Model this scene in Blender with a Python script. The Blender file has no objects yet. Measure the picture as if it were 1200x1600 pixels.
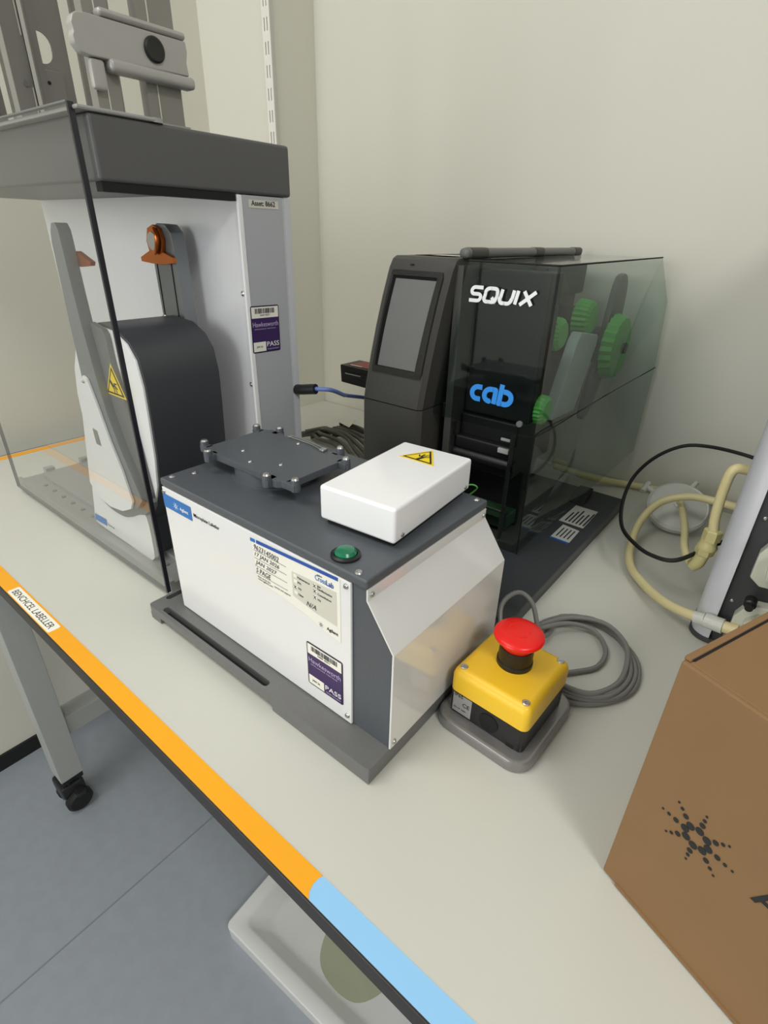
import bpy, bmesh, math, random
from mathutils import Matrix, Vector
random.seed(7)
S = bpy.context.scene
COL = S.collection
R = math.radians

# ------------------------------------------------------------------ camera
cd = bpy.data.cameras.new('camera')
cam = bpy.data.objects.new('camera', cd); COL.objects.link(cam)
cam.location = (0.18815, -0.22736, 0.42433)
cam.rotation_euler = (R(62.2554), R(-1.3662), R(38.9722))
cd.sensor_fit = 'VERTICAL'; cd.sensor_height = 36.0; cd.lens = 825.64 / 1600 * 36.0
cd.clip_start = 0.01; cd.clip_end = 30
S.camera = cam
# ------------------------------------------------------------------ world, light, exposure
w = bpy.data.worlds.new('room_light'); S.world = w; w.use_nodes = True
w.node_tree.nodes['Background'].inputs[0].default_value = (1.0, 0.99, 0.95, 1)
w.node_tree.nodes['Background'].inputs[1].default_value = 0.42
def area(name, loc, rot, sx, sy, power, col=(1, 0.97, 0.91)):
    l = bpy.data.lights.new(name, 'AREA'); l.shape = 'RECTANGLE'; l.size = sx; l.size_y = sy
    l.energy = power; l.color = col
    o = bpy.data.objects.new(name, l); COL.objects.link(o); o.location = loc; o.rotation_euler = [R(a) for a in rot]
    return o
area('ceiling_panel_light', (-0.75, -0.75, 1.75), (0, 0, 0), 1.2, 0.6, 17, (1, 0.99, 0.955))
area('ceiling_panel_light', (1.45, -0.72, 1.75), (0, 0, 0), 0.6, 0.6, 24, (1, 0.99, 0.955))
area('added_front_fill', (-0.9, -2.55, 0.75), (90, 0, 0), 1.9, 1.3, 40, (0.97, 0.99, 1.0))  # unseen fill added behind the camera to brighten faces turned to the front
S.view_settings.view_transform = 'Standard'; S.view_settings.look = 'None'
S.view_settings.gamma = 1; S.view_settings.use_curve_mapping = False
S.view_settings.exposure = 0.0
S.cycles.transparent_max_bounces = 32
S.cycles.max_bounces = 10

# ------------------------------------------------------------------ materials
def lin(c):
    return tuple((x / 255 / 12.92 if x / 255 <= 0.04045 else ((x / 255 + 0.055) / 1.055) ** 2.4) for x in c)
def mat(name, rgb, rough=0.5, metal=0.0, vary=0.04, scale=60, bump=0.0, bscale=None, coat=0.0, spec=0.5):
    m = bpy.data.materials.new(name); m.use_nodes = True
    nt = m.node_tree; b = nt.nodes['Principled BSDF']
    tc = nt.nodes.new('ShaderNodeTexCoord')
    nz = nt.nodes.new('ShaderNodeTexNoise'); nz.inputs['Scale'].default_value = scale; nz.inputs['Detail'].default_value = 4
    nt.links.new(tc.outputs['Object'], nz.inputs['Vector'])
    rp = nt.nodes.new('ShaderNodeMapRange')
    rp.inputs['To Min'].default_value = 1 - vary; rp.inputs['To Max'].default_value = 1 + vary
    nt.links.new(nz.outputs['Fac'], rp.inputs['Value'])
    mx = nt.nodes.new('ShaderNodeVectorMath'); mx.operation = 'SCALE'
    mx.inputs[0].default_value = lin(rgb)
    nt.links.new(rp.outputs['Result'], mx.inputs['Scale'])
    nt.links.new(mx.outputs['Vector'], b.inputs['Base Color'])
    b.inputs['Roughness'].default_value = rough; b.inputs['Metallic'].default_value = metal
    b.inputs['Specular IOR Level'].default_value = spec
    b.inputs['Coat Weight'].default_value = coat; b.inputs['Coat Roughness'].default_value = 0.08
    if bump:
        n2 = nt.nodes.new('ShaderNodeTexNoise'); n2.inputs['Scale'].default_value = bscale or scale * 8; n2.inputs['Detail'].default_value = 3
        nt.links.new(tc.outputs['Object'], n2.inputs['Vector'])
        bp = nt.nodes.new('ShaderNodeBump'); bp.inputs['Strength'].default_value = bump; bp.inputs['Distance'].default_value = 0.002
        nt.links.new(n2.outputs['Fac'], bp.inputs['Height']); nt.links.new(bp.outputs['Normal'], b.inputs['Normal'])
    return m
def clear(name, tint, ior=1.45, rough=0.03, gl=1.0):
    """tinted see-through plastic: transparent plus Fresnel reflection"""
    m = bpy.data.materials.new(name); m.use_nodes = True; nt = m.node_tree
    nt.nodes.remove(nt.nodes['Principled BSDF']); out = nt.nodes['Material Output']
    t = nt.nodes.new('ShaderNodeBsdfTransparent'); t.inputs[0].default_value = (*tint, 1)
    g = nt.nodes.new('ShaderNodeBsdfGlossy'); g.inputs['Roughness'].default_value = rough; g.inputs['Color'].default_value = (gl, gl, gl, 1)
    f = nt.nodes.new('ShaderNodeFresnel'); f.inputs['IOR'].default_value = ior
    geo = nt.nodes.new('ShaderNodeNewGeometry')
    mm = nt.nodes.new('ShaderNodeMath'); mm.operation = 'MULTIPLY_ADD'    # only outward faces mirror
    nt.links.new(geo.outputs['Backfacing'], mm.inputs[0]); mm.inputs[1].default_value = -1; mm.inputs[2].default_value = 1
    m2 = nt.nodes.new('ShaderNodeMath'); m2.operation = 'MULTIPLY'
    nt.links.new(f.outputs[0], m2.inputs[0]); nt.links.new(mm.outputs[0], m2.inputs[1])
    mix = nt.nodes.new('ShaderNodeMixShader')
    nt.links.new(m2.outputs[0], mix.inputs[0]); nt.links.new(t.outputs[0], mix.inputs[1]); nt.links.new(g.outputs[0], mix.inputs[2])
    nt.links.new(mix.outputs[0], out.inputs['Surface'])
    return m
M = {}
M['wall'] = mat('wall_paint', (222, 220, 207), 0.75, vary=0.015, scale=6, bump=0.05, bscale=220)
M['floor'] = mat('vinyl_floor', (140, 146, 153), 0.5, vary=0.10, scale=38, bump=0.04, bscale=300)
M['bench'] = mat('bench_laminate', (203, 203, 193), 0.42, vary=0.02, scale=14, bump=0.03, bscale=500)
M['edge'] = mat('black_edge', (46, 44, 42), 0.45)
M['orange_tape'] = mat('orange_tape', (250, 172, 22), 0.4, vary=0.03, scale=30)
M['blue_tape'] = mat('blue_tape', (150, 205, 246), 0.4, vary=0.02, scale=30)
M['frame'] = mat('frame_paint', (170, 172, 168), 0.45)
M['black'] = mat('black_plastic', (24, 24, 25), 0.4)
M['rubber'] = mat('black_rubber', (18, 18, 18), 0.6)
M['lidgrey'] = mat('textured_dark_grey', (82, 87, 92), 0.42, vary=0.06, scale=300, bump=0.15, bscale=900)
M['basegrey'] = mat('textured_base_grey', (106, 106, 105), 0.42, vary=0.08, scale=260, bump=0.18, bscale=800)
M['hdr'] = mat('header_grey', (90, 90, 90), 0.45, vary=0.04, scale=200, bump=0.08, bscale=800)
M['white'] = mat('white_enamel', (236, 237, 236), 0.22, vary=0.01, coat=0.3)
M['whitebox'] = mat('white_gloss', (246, 247, 247), 0.2, vary=0.01, coat=0.4)
M['sidewhite'] = mat('white_side_enamel', (226, 226, 222), 0.14, vary=0.01, coat=0.5)
M['towerwhite'] = mat('white_tower_paint', (205, 208, 212), 0.35, vary=0.02)
M['alu'] = mat('brushed_aluminium', (216, 218, 224), 0.4, metal=0.25, vary=0.05, scale=30)
M['satin'] = mat('satin_panel', (246, 247, 250), 0.3, metal=0.2, vary=0.03, scale=12)
M['armgrey'] = mat('arm_grey', (132, 136, 138), 0.35, metal=0.4, vary=0.04)
M['wrap'] = mat('dark_wrap', (62, 65, 69), 0.42, vary=0.05, scale=200, bump=0.05)
M['steel'] = mat('steel', (190, 190, 188), 0.3, metal=0.9)
M['silver'] = mat('silver_paint', (166, 165, 163), 0.38, metal=0.25, vary=0.03)
M['alu2'] = mat('handle_silver', (174, 172, 167), 0.38, metal=0.2, vary=0.03)
M['rackgrey'] = mat('rack_sheet_metal', (142, 140, 133), 0.42, metal=0.25, vary=0.04, scale=20)
M['copper'] = mat('orange_anodised', (196, 108, 42), 0.28, metal=0.7)
M['yellow'] = mat('safety_yellow', (246, 200, 46), 0.38, vary=0.02, bump=0.05, bscale=900)
M['signyellow'] = mat('sign_yellow', (250, 218, 40), 0.4, vary=0.01)
M['red'] = mat('red_plastic', (232, 28, 22), 0.32, vary=0.02)
M['green'] = mat('green_lens', (18, 112, 78), 0.25, vary=0.05)
M['lime'] = mat('lime_plastic', (92, 178, 78), 0.45, vary=0.05)
M['printer'] = mat('printer_charcoal', (66, 65, 61), 0.5, vary=0.05, scale=300, bump=0.1, bscale=900)
M['printertop'] = mat('printer_top', (120, 118, 112), 0.4)
M['screen'] = mat('screen_off', (165, 165, 162), 0.3, vary=0.03, scale=8)
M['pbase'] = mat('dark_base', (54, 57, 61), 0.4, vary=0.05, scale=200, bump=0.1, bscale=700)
M['mech'] = mat('mechanism_grey', (120, 122, 120), 0.4, metal=0.2)
M['mechdark'] = mat('mechanism_dark', (44, 44, 44), 0.45)
M['paper'] = mat('label_paper', (244, 242, 230), 0.55, vary=0.01)
M['paper2'] = mat('label_grey', (214, 212, 198), 0.55, vary=0.01)
M['silverlabel'] = mat('silver_label', (186, 187, 182), 0.4, vary=0.06, scale=200)
M['ink'] = mat('black_ink', (28, 28, 30), 0.6)
M['pen'] = mat('pen_ink', (70, 70, 76), 0.6)
M['greyink'] = mat('grey_ink', (120, 118, 112), 0.6)
M['blueink'] = mat('blue_ink', (38, 84, 168), 0.45)
M['agblue'] = mat('logo_blue', (40, 116, 190), 0.4)
M['cabblue'] = mat('bright_blue_print', (52, 150, 240), 0.4)
M['whiteink'] = mat('white_print', (244, 246, 246), 0.4)
M['lilac'] = mat('lilac_print', (190, 176, 214), 0.5)
M['purple'] = mat('purple_label', (62, 40, 92), 0.4, vary=0.03)
M['purpledark'] = mat('dark_violet_border', (34, 22, 44), 0.4)
M['kraft'] = mat('kraft_cardboard', (136, 104, 68), 0.75, vary=0.07, scale=25, bump=0.06, bscale=260)
M['kraftedge'] = mat('cardboard_edge', (140, 94, 52), 0.8, vary=0.12, scale=120)
M['hose'] = mat('yellowed_hose', (222, 210, 158), 0.38, vary=0.03)
M['fitting'] = mat('cream_fitting', (206, 196, 140), 0.35, vary=0.05)
M['frost'] = mat('frosted_plastic', (206, 207, 198), 0.35, vary=0.03)
M['valve'] = mat('beige_valve', (202, 204, 188), 0.4, vary=0.04)
M['greycable'] = mat('grey_cable', (128, 128, 124), 0.45, vary=0.03)
M['darkcable'] = mat('dark_cable', (84, 84, 74), 0.5, vary=0.06)
M['bluecable'] = mat('blue_cable', (104, 128, 190), 0.45)
M['instdark'] = mat('instrument_dark', (58, 59, 61), 0.5, vary=0.04)
M['redlabel'] = mat('red_label', (150, 60, 48), 0.5)
M['traygrey'] = mat('tray_plastic', (206, 207, 205), 0.45, vary=0.05, scale=14)
M['slime'] = mat('dried_stain', (160, 164, 140), 0.4, vary=0.10, scale=30)
M['blackslot'] = mat('recess_black', (10, 10, 10), 0.7)
M['acrylic'] = clear('clear_acrylic', (0.95, 0.955, 0.95), 1.5, 0.02)
M['acryledge'] = mat('smoked_acrylic_edge', (38, 38, 46), 0.25)
M['cover'] = clear('smoked_green_cover', (0.67, 0.745, 0.725), 1.6, 0.04)
M['coverdark'] = clear('smoked_cover_edge', (0.30, 0.36, 0.345), 1.5, 0.05)

# ------------------------------------------------------------------ mesh helpers
WM = {}
def newbm(): return bmesh.new()
def sharpen(bm, width, seg=2, ang=30):
    es = [e for e in bm.edges if len(e.link_faces) == 2 and e.calc_face_angle(0) > R(ang)]
    if es: bmesh.ops.bevel(bm, geom=es, offset=width, segments=seg, profile=0.5, affect='EDGES', clamp_overlap=True)
def join(*bms):
    out = bms[0]
    for b in bms[1:]:
        me = bpy.data.meshes.new('t'); b.to_mesh(me); b.free(); out.from_mesh(me); bpy.data.meshes.remove(me)
    return out
def box(x0, x1, y0, y1, z0, z1, bev=0.0, seg=2):
    bm = newbm(); bmesh.ops.create_cube(bm, size=1)
    for v in bm.verts:
        v.co = Vector((x0 + (v.co.x + .5) * (x1 - x0), y0 + (v.co.y + .5) * (y1 - y0), z0 + (v.co.z + .5) * (z1 - z0)))
    if bev: sharpen(bm, bev, seg)
    return bm
def prism(o, u, v, pts, depth, bev=0.0, seg=2):
    """polygon pts (a,b) on the plane o+a*u+b*v, extruded by depth along depth-vector"""
    o, u, v = Vector(o), Vector(u), Vector(v); d = Vector(depth)
    bm = newbm()
    a = [bm.verts.new(o + u * p[0] + v * p[1]) for p in pts]; b = [bm.verts.new(x.co + d) for x in a]
    n = len(a)
    bm.faces.new(a); bm.faces.new(b[::-1])
    for i in range(n): bm.faces.new((a[i], b[i], b[(i + 1) % n], a[(i + 1) % n]))
    bmesh.ops.recalc_face_normals(bm, faces=bm.faces)
    if bev: sharpen(bm, bev, seg)
    return bm
X, Y, Z = (1, 0, 0), (0, 1, 0), (0, 0, 1)
def xz(pts, y0, y1, bev=0.0, seg=2): return prism((0, y0, 0), X, Z, pts, (0, y1 - y0, 0), bev, seg)
def yz(pts, x0, x1, bev=0.0, seg=2): return prism((x0, 0, 0), Y, Z, pts, (x1 - x0, 0, 0), bev, seg)
def xy(pts, z0, z1, bev=0.0, seg=2): return prism((0, 0, z0), X, Y, pts, (0, 0, z1 - z0), bev, seg)
def holed(outer, holes, z0, z1):
    """xy plate with through-holes"""
    bm = newbm(); es = []; loops = []
    for L in [outer] + holes:
        vs = [bm.verts.new((p[0], p[1], z1)) for p in L]; loops.append(vs)
        es += [bm.edges.new((vs[i], vs[(i + 1) % len(vs)])) for i in range(len(vs))]
    bmesh.ops.triangle_fill(bm, use_beauty=True, use_dissolve=False, edges=es)
    top = list(bm.faces)
    r = bmesh.ops.extrude_face_region(bm, geom=top)
    for v in [g for g in r['geom'] if isinstance(g, bmesh.types.BMVert)]: v.co.z = z0
    bmesh.ops.recalc_face_normals(bm, faces=bm.faces)
    return bm
def rrect(x0, x1, y0, y1, r, n=6):
    out = []
    for cx, cy, a0 in ((x1 - r, y1 - r, 0), (x0 + r, y1 - r, 90), (x0 + r, y0 + r, 180), (x1 - r, y0 + r, 270)):
        for i in range(n + 1):
            a = R(a0 + 90 * i / n); out.append((cx + r * math.cos(a), cy + r * math.sin(a)))
    return out
def smooth_poly(pts, n=5):
    """closed Catmull-Rom"""
    out = []; N = len(pts)
    for i in range(N):
        p = [Vector(pts[(i + k) % N]) for k in (-1, 0, 1, 2)]
        for j in range(n):
            t = j / n
            out.append(tuple(0.5 * ((2 * p[1]) + (p[2] - p[0]) * t + (2 * p[0] - 5 * p[1] + 4 * p[2] - p[3]) * t * t + (3 * p[1] - p[0] - 3 * p[2] + p[3]) * t ** 3)))
    return out
def lathe(c, prof, axis='z', seg=40):
    """prof: (r, h) list; closed onto the axis at both ends"""
    bm = newbm(); rings = []
    def P(r, h, a):
        p = Vector((r * math.cos(a), r * math.sin(a), h))
        if axis == 'x': p = Vector((p.z, p.x, p.y))
        elif axis == 'y': p = Vector((p.x, p.z, p.y))
        elif not isinstance(axis, str): p = axis @ p
        return Vector(c) + p
    for r, h in prof:
        if r < 1e-7: rings.append([bm.verts.new(P(0, h, 0))])
        else: rings.append([bm.verts.new(P(r, h, 2 * math.pi * i / seg)) for i in range(seg)])
    for a, b in zip(rings, rings[1:]):
        if len(a) == 1 and len(b) == 1: continue
        for i in range(seg):
            j = (i + 1) % seg
            if len(a) == 1: bm.faces.new((a[0], b[i], b[j]))
            elif len(b) == 1: bm.faces.new((a[i], b[0], a[j]))
            else: bm.faces.new((a[i], b[i], b[j], a[j]))
    if len(rings[0]) > 1: bm.faces.new(rings[0])
    if len(rings[-1]) > 1: bm.faces.new(rings[-1])
    bmesh.ops.recalc_face_normals(bm, faces=bm.faces)
    return bm
def cyl(c, r, h, axis='z', seg=28, bev=0.0):
    if bev: return lathe(c, [(0, 0), (r - bev, 0), (r, bev), (r, h - bev), (r - bev, h), (0, h)], axis, seg)
    return lathe(c, [(0, 0), (r, 0), (r, h), (0, h)], axis, seg)
def crom(pts, n=8):
    P = [Vector(p) for p in pts]; P = [P[0] * 2 - P[1]] + P + [P[-1] * 2 - P[-2]]; out = []
    for i in range(1, len(P) - 2):
        a, b, c, d = P[i - 1:i + 3]
        for j in range(n):
            t = j / n
            out.append(0.5 * ((2 * b) + (c - a) * t + (2 * a - 5 * b + 4 * c - d) * t * t + (3 * b - a - 3 * c + d) * t ** 3))
    out.append(P[-2]); return out
def tube(pts, r, n=8, seg=12, curve=True):
    P = crom(pts, n) if curve else [Vector(p) for p in pts]
    bm = newbm(); rings = []; up = Vector((0.13, 0.21, 0.97))
    for i, p in enumerate(P):
        t = (P[min(i + 1, len(P) - 1)] - P[max(i - 1, 0)]).normalized()
        up = (up - t * up.dot(t)).normalized(); s = t.cross(up)
        rings.append([bm.verts.new(p + (up * math.cos(2 * math.pi * k / seg) + s * math.sin(2 * math.pi * k / seg)) * r) for k in range(seg)])
    for a, b in zip(rings, rings[1:]):
        for k in range(seg): bm.faces.new((a[k], a[(k + 1) % seg], b[(k + 1) % seg], b[k]))
    bm.faces.new(rings[0]); bm.faces.new(rings[-1])
    bmesh.ops.recalc_face_normals(bm, faces=bm.faces)
    return bm
def sheet(polys, th):
    """thin shell of several polygons sharing corners"""
    bm = newbm(); vm = {}
    def V(p):
        k = tuple(round(c, 5) for c in p)
        if k not in vm: vm[k] = bm.verts.new(p)
        return vm[k]
    for poly in polys: bm.faces.new([V(p) for p in poly])
    bmesh.ops.solidify(bm, geom=bm.faces[:], thickness=th)
    bmesh.ops.recalc_face_normals(bm, faces=bm.faces)
    return bm
def obj(name, bm, m, parent=None, local=False, label=None, smooth=35):
    me = bpy.data.meshes.new(name)
    if parent is not None and not local: bm.transform(WM[parent.name].inverted())
    bm.to_mesh(me); bm.free()
    me.polygons.foreach_set('use_smooth', [True] * len(me.polygons))
    me.set_sharp_from_angle(angle=R(smooth))
    o = bpy.data.objects.new(name, me); COL.objects.link(o)
    me.materials.append(M[m] if isinstance(m, str) else m)
    if parent is not None:
        o.parent = parent; WM[o.name] = WM[parent.name]
    else: WM[o.name] = Matrix()
    if label: o['label'] = label
    wn = o.modifiers.new('normals', 'WEIGHTED_NORMAL'); wn.keep_sharp = True
    return o
def thing(name, label, cat, loc=(0, 0, 0), rz=0, group=None):
    o = bpy.data.objects.new(name, None); COL.objects.link(o); o.empty_display_size = 0.02
    o.location = loc; o.rotation_euler = (0, 0, rz)
    o['label'] = label; o['category'] = cat
    if group: o['group'] = group
    WM[o.name] = Matrix.Translation(loc) @ Matrix.Rotation(rz, 4, 'Z')
    return o
def struct(name, bm, m, label=None):
    o = obj(name, bm, m); o['kind'] = 'structure'
    if label: o['label'] = label
    return o
def text(s, m, parent, o, u, v, width=None, height=None, bold=0.0, shear=0.0, name='lettering', depth=0.00015, spacing=1.0, local=False, off=0.0004, align='LEFT'):
    """flat lettering; lower left corner at o, running along u, upright along v"""
    c = bpy.data.curves.new('txt', 'FONT'); c.body = s; c.size = 1; c.offset = bold; c.shear = shear; c.space_character = spacing
    c.extrude = 0.0; c.resolution_u = 3
    t = bpy.data.objects.new('txt', c); COL.objects.link(t)
    bpy.context.view_layer.update()
    me = bpy.data.meshes.new_from_object(t.evaluated_get(bpy.context.evaluated_depsgraph_get()))
    bpy.data.objects.remove(t); bpy.data.curves.remove(c)
    bm = newbm(); bm.from_mesh(me); bpy.data.meshes.remove(me)
    xs = [q.co.x for q in bm.verts]; ys = [q.co.y for q in bm.verts]
    x0, x1, y0, y1 = min(xs), max(xs), min(ys), max(ys)
    sx = width / (x1 - x0) if width else None; sy = height / (y1 - y0) if height else None
    if sx is None: sx = sy
    if sy is None: sy = sx
    u, v = Vector(u).normalized(), Vector(v).normalized(); n = u.cross(v); o = Vector(o)
    r = bmesh.ops.extrude_face_region(bm, geom=bm.faces[:])
    for q in bm.verts: q.co.z = 0
    for q in [g for g in r['geom'] if isinstance(g, bmesh.types.BMVert)]: q.co.z = depth
    for q in bm.verts: q.co = o + u * ((q.co.x - x0) * sx) + v * ((q.co.y - y0) * sy) + n * (q.co.z + off)
    bmesh.ops.recalc_face_normals(bm, faces=bm.faces)
    return obj(name, bm, m, parent, local)
def decal(pts, o, u, v, off=0.0003, th=0.0002):
    u, v = Vector(u).normalized(), Vector(v).normalized(); n = u.cross(v)
    return prism(Vector(o) + n * off, u, v, pts, n * th)
def rect(a0, a1, b0, b1): return [(a0, b0), (a1, b0), (a1, b1), (a0, b1)]
def rects(rs, o, u, v, off, th=0.00015): return join(*[decal(rect(*r), o, u, v, off, th) for r in rs])

# ------------------------------------------------------------------ room
FZ = -0.82
struct('floor', box(-2.5, 2.5, -2.6, 0.9, FZ - 0.05, FZ), 'floor', 'blue grey speckled vinyl floor')
seam = box(-0.600, -0.597, -2.6, 0.83, FZ + 0.0001, FZ + 0.0006)
WB = 0.830
struct('wall_back', box(-0.872, 2.5, WB, WB + 0.1, FZ, 1.9), 'wall')
struct('wall_left', box(-1.25, -1.12, -2.6, 0.714, FZ, 1.9), 'wall')
struct('wall_corner', box(-1.25, -0.872, 0.714, WB + 0.1, FZ, 1.9), 'wall', 'boxed pier in the room corner')
struct('baseboard_left', box(-1.12, -1.113, -2.6, 0.714, FZ, FZ + 0.045), 'rubber')
fs = struct('trim_floor', seam, mat('floor_seam', (118, 125, 134), 0.5), 'welded seam line in the vinyl floor')
# slotted shelf upright on the corner pier
t = thing('shelf_upright', 'white slotted shelf upright fixed to the corner of the wall above the grey handler', 'shelf rail', (-0.8795, 0.713, 0.3))
ho = []
zz = 0.33
while zz < 1.3:
    for xx in (-0.8848, -0.8765): ho.append([(xx - 0.0012, zz), (xx + 0.0012, zz), (xx + 0.0012, zz + 0.021), (xx - 0.0012, zz + 0.021)])
    zz += 0.0376
pl = holed([(-0.892, 0.3), (-0.869, 0.3), (-0.869, 1.35), (-0.892, 1.35)], ho, 0, 0.0015)
pl.transform(Matrix(((1, 0, 0, 0), (0, 0, -1, 0.7035), (0, 1, 0, 0), (0, 0, 0, 1))))
obj('face_plate', pl, mat('upright_white', (236, 235, 226), 0.4), t)
obj('channel', join(box(-0.892, -0.8905, 0.7035, 0.713, 0.3, 1.35), box(-0.8705, -0.869, 0.7035, 0.713, 0.3, 1.35), box(-0.8905, -0.8705, 0.711, 0.713, 0.3, 1.35)), mat('upright_channel', (200, 199, 190), 0.5), t)

# ------------------------------------------------------------------ workbench
BX0, BX1, BY0 = -1.06, 1.0, -0.0945
b = thing('workbench', 'pale grey laboratory bench with orange and blue tape along its black front edge', 'bench', (-0.1, 0.36, FZ))
obj('bench_top', box(BX0, BX1, BY0, 0.826, -0.02, -0.0008), 'bench', b)
obj('edge_band', join(box(BX0, BX1, BY0 - 0.002, BY0 - 0.0001, -0.019, -0.0004, 0.0006), box(BX0 - 0.002, BX0 - 0.0001, BY0 - 0.002, 0.826, -0.019, -0.0004)), 'edge', b)
obj('orange_tape', xy([(-1.055, BY0), (0.0240, BY0), (0.0205, -0.0905), (0.0190, -0.0850), (0.0192, -0.0800), (0.0208, -0.0765), (-1.055, -0.0765)], -0.0008, -0.0004), 'orange_tape', b, label='orange tape strip along the front edge')
obj('orange_tape', box(-1.055, -1.037, -0.0764, 0.60, -0.0008, -0.0004), 'orange_tape', b, label='orange tape strip across the bench end')
obj('blue_tape', xy([(0.0150, BY0), (1.0, BY0), (1.0, -0.0765), (0.0150, -0.0765)], -0.00079, -0.0006), 'blue_tape', b, label='light blue tape strip')
nl = obj('name_label', xy(rrect(-0.540, -0.4155, -0.0935, -0.0790, 0.0025), -0.0004, -0.0001), 'paper', b, label='white printed name label on the orange tape')
text('BENCHCEL LABELLER', 'ink', nl, (-0.534, -0.0905, -0.0005), X, Y, width=0.112, height=0.0082)
obj('leg', box(-0.925, -0.87, -0.066, -0.016, -0.725, -0.02, 0.002), 'frame', b)
obj('cross_rail', box(-0.93, -0.885, -0.016, 0.78, -0.615, -0.562, 0.002), 'frame', b)
obj('leg', box(0.87, 0.925, -0.066, -0.016, FZ, -0.02, 0.002), 'frame', b)
obj('leg', box(-0.93, -0.885, 0.78, 0.82, FZ, -0.02, 0.002), 'frame', b)
obj('leg', box(0.87, 0.925, 0.77, 0.82, FZ, -0.02, 0.002), 'frame', b)
ca = obj('caster', join(box(-0.922, -0.872, -0.064, -0.018, -0.742, -0.7251, 0.003), xz([(-0.915, -0.735), (-0.872, -0.735), (-0.868, -0.775), (-0.885, -0.79), (-0.91, -0.775)], -0.056, -0.05, 0.001),
         xz([(-0.915, -0.735), (-0.872, -0.735), (-0.868, -0.775), (-0.885, -0.79), (-0.91, -0.775)], -0.03, -0.024, 0.001)), 'black', b)
for x_ in (-0.9125, -0.862): obj('wheel', cyl((x_ - 0.012, -0.045, FZ + 0.029), 0.029, 0.024, 'x', 28, 0.006), 'rubber', ca)
obj('fork', xz([(-0.926, -0.742), (-0.868, -0.742), (-0.862, -0.770), (-0.880, -0.790), (-0.914, -0.790), (-0.930, -0.765)], -0.072, -0.022, 0.006), 'black', ca)
obj('brake_lever', box(-0.868, -0.84, -0.05, -0.03, -0.765, -0.757, 0.003), 'black', ca)

# ------------------------------------------------------------------ tray on the floor
t = thing('floor_tray', 'grey plastic drip tray on the floor under the bench edge', 'tray', (-0.15, 0.1, FZ))
TA = R(3.3)
def tr(p): return (-0.3725 + p[0] * math.cos(TA) - p[1] * math.sin(TA), 0.0146 + p[0] * math.sin(TA) + p[1] * math.cos(TA))
bm = newbm(); loops = []
for ins, z, r in ((0.002, FZ, 0.012), (0.0, FZ + 0.034, 0.014), (0.003, FZ + 0.037, 0.014), (0.024, FZ + 0.036, 0.016), (0.030, FZ + 0.030, 0.016), (0.052, FZ + 0.008, 0.02), (0.062, FZ + 0.004, 0.03)):
    loops.append([bm.verts.new((*tr(p), z)) for p in rrect(ins, 0.62 - ins, ins, 0.40 - ins, r, 6)])
for a, c in zip(loops, loops[1:]):
    for i in range(len(a)): bm.faces.new((a[i], a[(i + 1) % len(a)], c[(i + 1) % len(a)], c[i]))
bm.faces.new(loops[0][::-1]); bm.faces.new(loops[-1])
bmesh.ops.recalc_face_normals(bm, faces=bm.faces)
obj('tray_body', bm, 'traygrey', t, smooth=50)
st = [(-0.148 + 0.075 * math.cos(a) * (1 + 0.06 * math.sin(3 * a)), 0.150 + 0.068 * math.sin(a) * (1 + 0.07 * math.cos(2 * a))) for a in [2 * math.pi * i / 40 for i in range(40)]]
obj('stain', xy(st, FZ + 0.0042, FZ + 0.0052), 'slime', t, label='greenish dried patch in the tray')

# ------------------------------------------------------------------ labelling machine (base plate + body + stage)
L = thing('plate_labeller', 'grey and white benchtop plate labelling machine with round turntable on top', 'machine', (-0.17, 0.12, 0))
slot = lambda x0, x1, y0, y1: rrect(x0, x1, y0, y1, min(x1 - x0, y1 - y0) / 2 - 0.0001, 6)
outer = [(-0.3473, 0.0), (-0.004, 0.0), (-0.0012, 0.0012), (0.0, 0.004), (0.0, 0.2143), (-0.3513, 0.2143), (-0.3513, 0.004), (-0.3501, 0.0012)]
base = holed(outer, [slot(-0.329, -0.140, 0.0045, 0.0125), slot(-0.348, -0.3405, 0.02, 0.072)], 0.0095, 0.0201)
feet = join(box(-0.127, -0.0005, 0.0005, 0.2143, 0.0, 0.0096, 0.001), box(-0.351, -0.33, 0.0005, 0.03, 0.0, 0.0096, 0.001), box(-0.345, -0.127, 0.02, 0.2143, 0.0, 0.0096))
obj('base_plate', join(base, feet), 'basegrey', L)
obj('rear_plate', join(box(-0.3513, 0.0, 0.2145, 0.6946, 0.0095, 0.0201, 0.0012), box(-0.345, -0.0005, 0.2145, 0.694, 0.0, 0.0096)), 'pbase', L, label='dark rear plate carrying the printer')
obj('slot_floor', box(-0.3485, -0.12, 0.003, 0.075, 0.0085, 0.0112), 'blackslot', L)
body = xz([(-0.315, 0.0202), (-0.315, 0.1805), (-0.028, 0.1805), (-0.028, 0.171), (-0.0005, 0.130), (-0.0005, 0.0202)], 0.0285, 0.2115, 0.0012)
obj('body', body, 'lidgrey', L)
obj('lid', box(-0.3172, -0.0262, 0.0258, 0.2135, 0.1806, 0.1895, 0.0022, 3), 'lidgrey', L)
fp = obj('front_panel', box(-0.3152, -0.043, 0.0255, 0.0284, 0.0215, 0.1800, 0.0008), 'white', L, label='white front panel with stickers')
sp = obj('side_panel', prism((0, 0.0270, 0), X, Z, [(-0.0262, 0.1803), (-0.0262, 0.1700), (0.0016, 0.1300), (0.0016, 0.0215), (-0.0003, 0.0215), (-0.0003, 0.1296), (-0.0278, 0.1695), (-0.0278, 0.1803)], (0, 0.1855, 0), 0.0004), 'sidewhite', L, label='white bent side panel')
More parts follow.
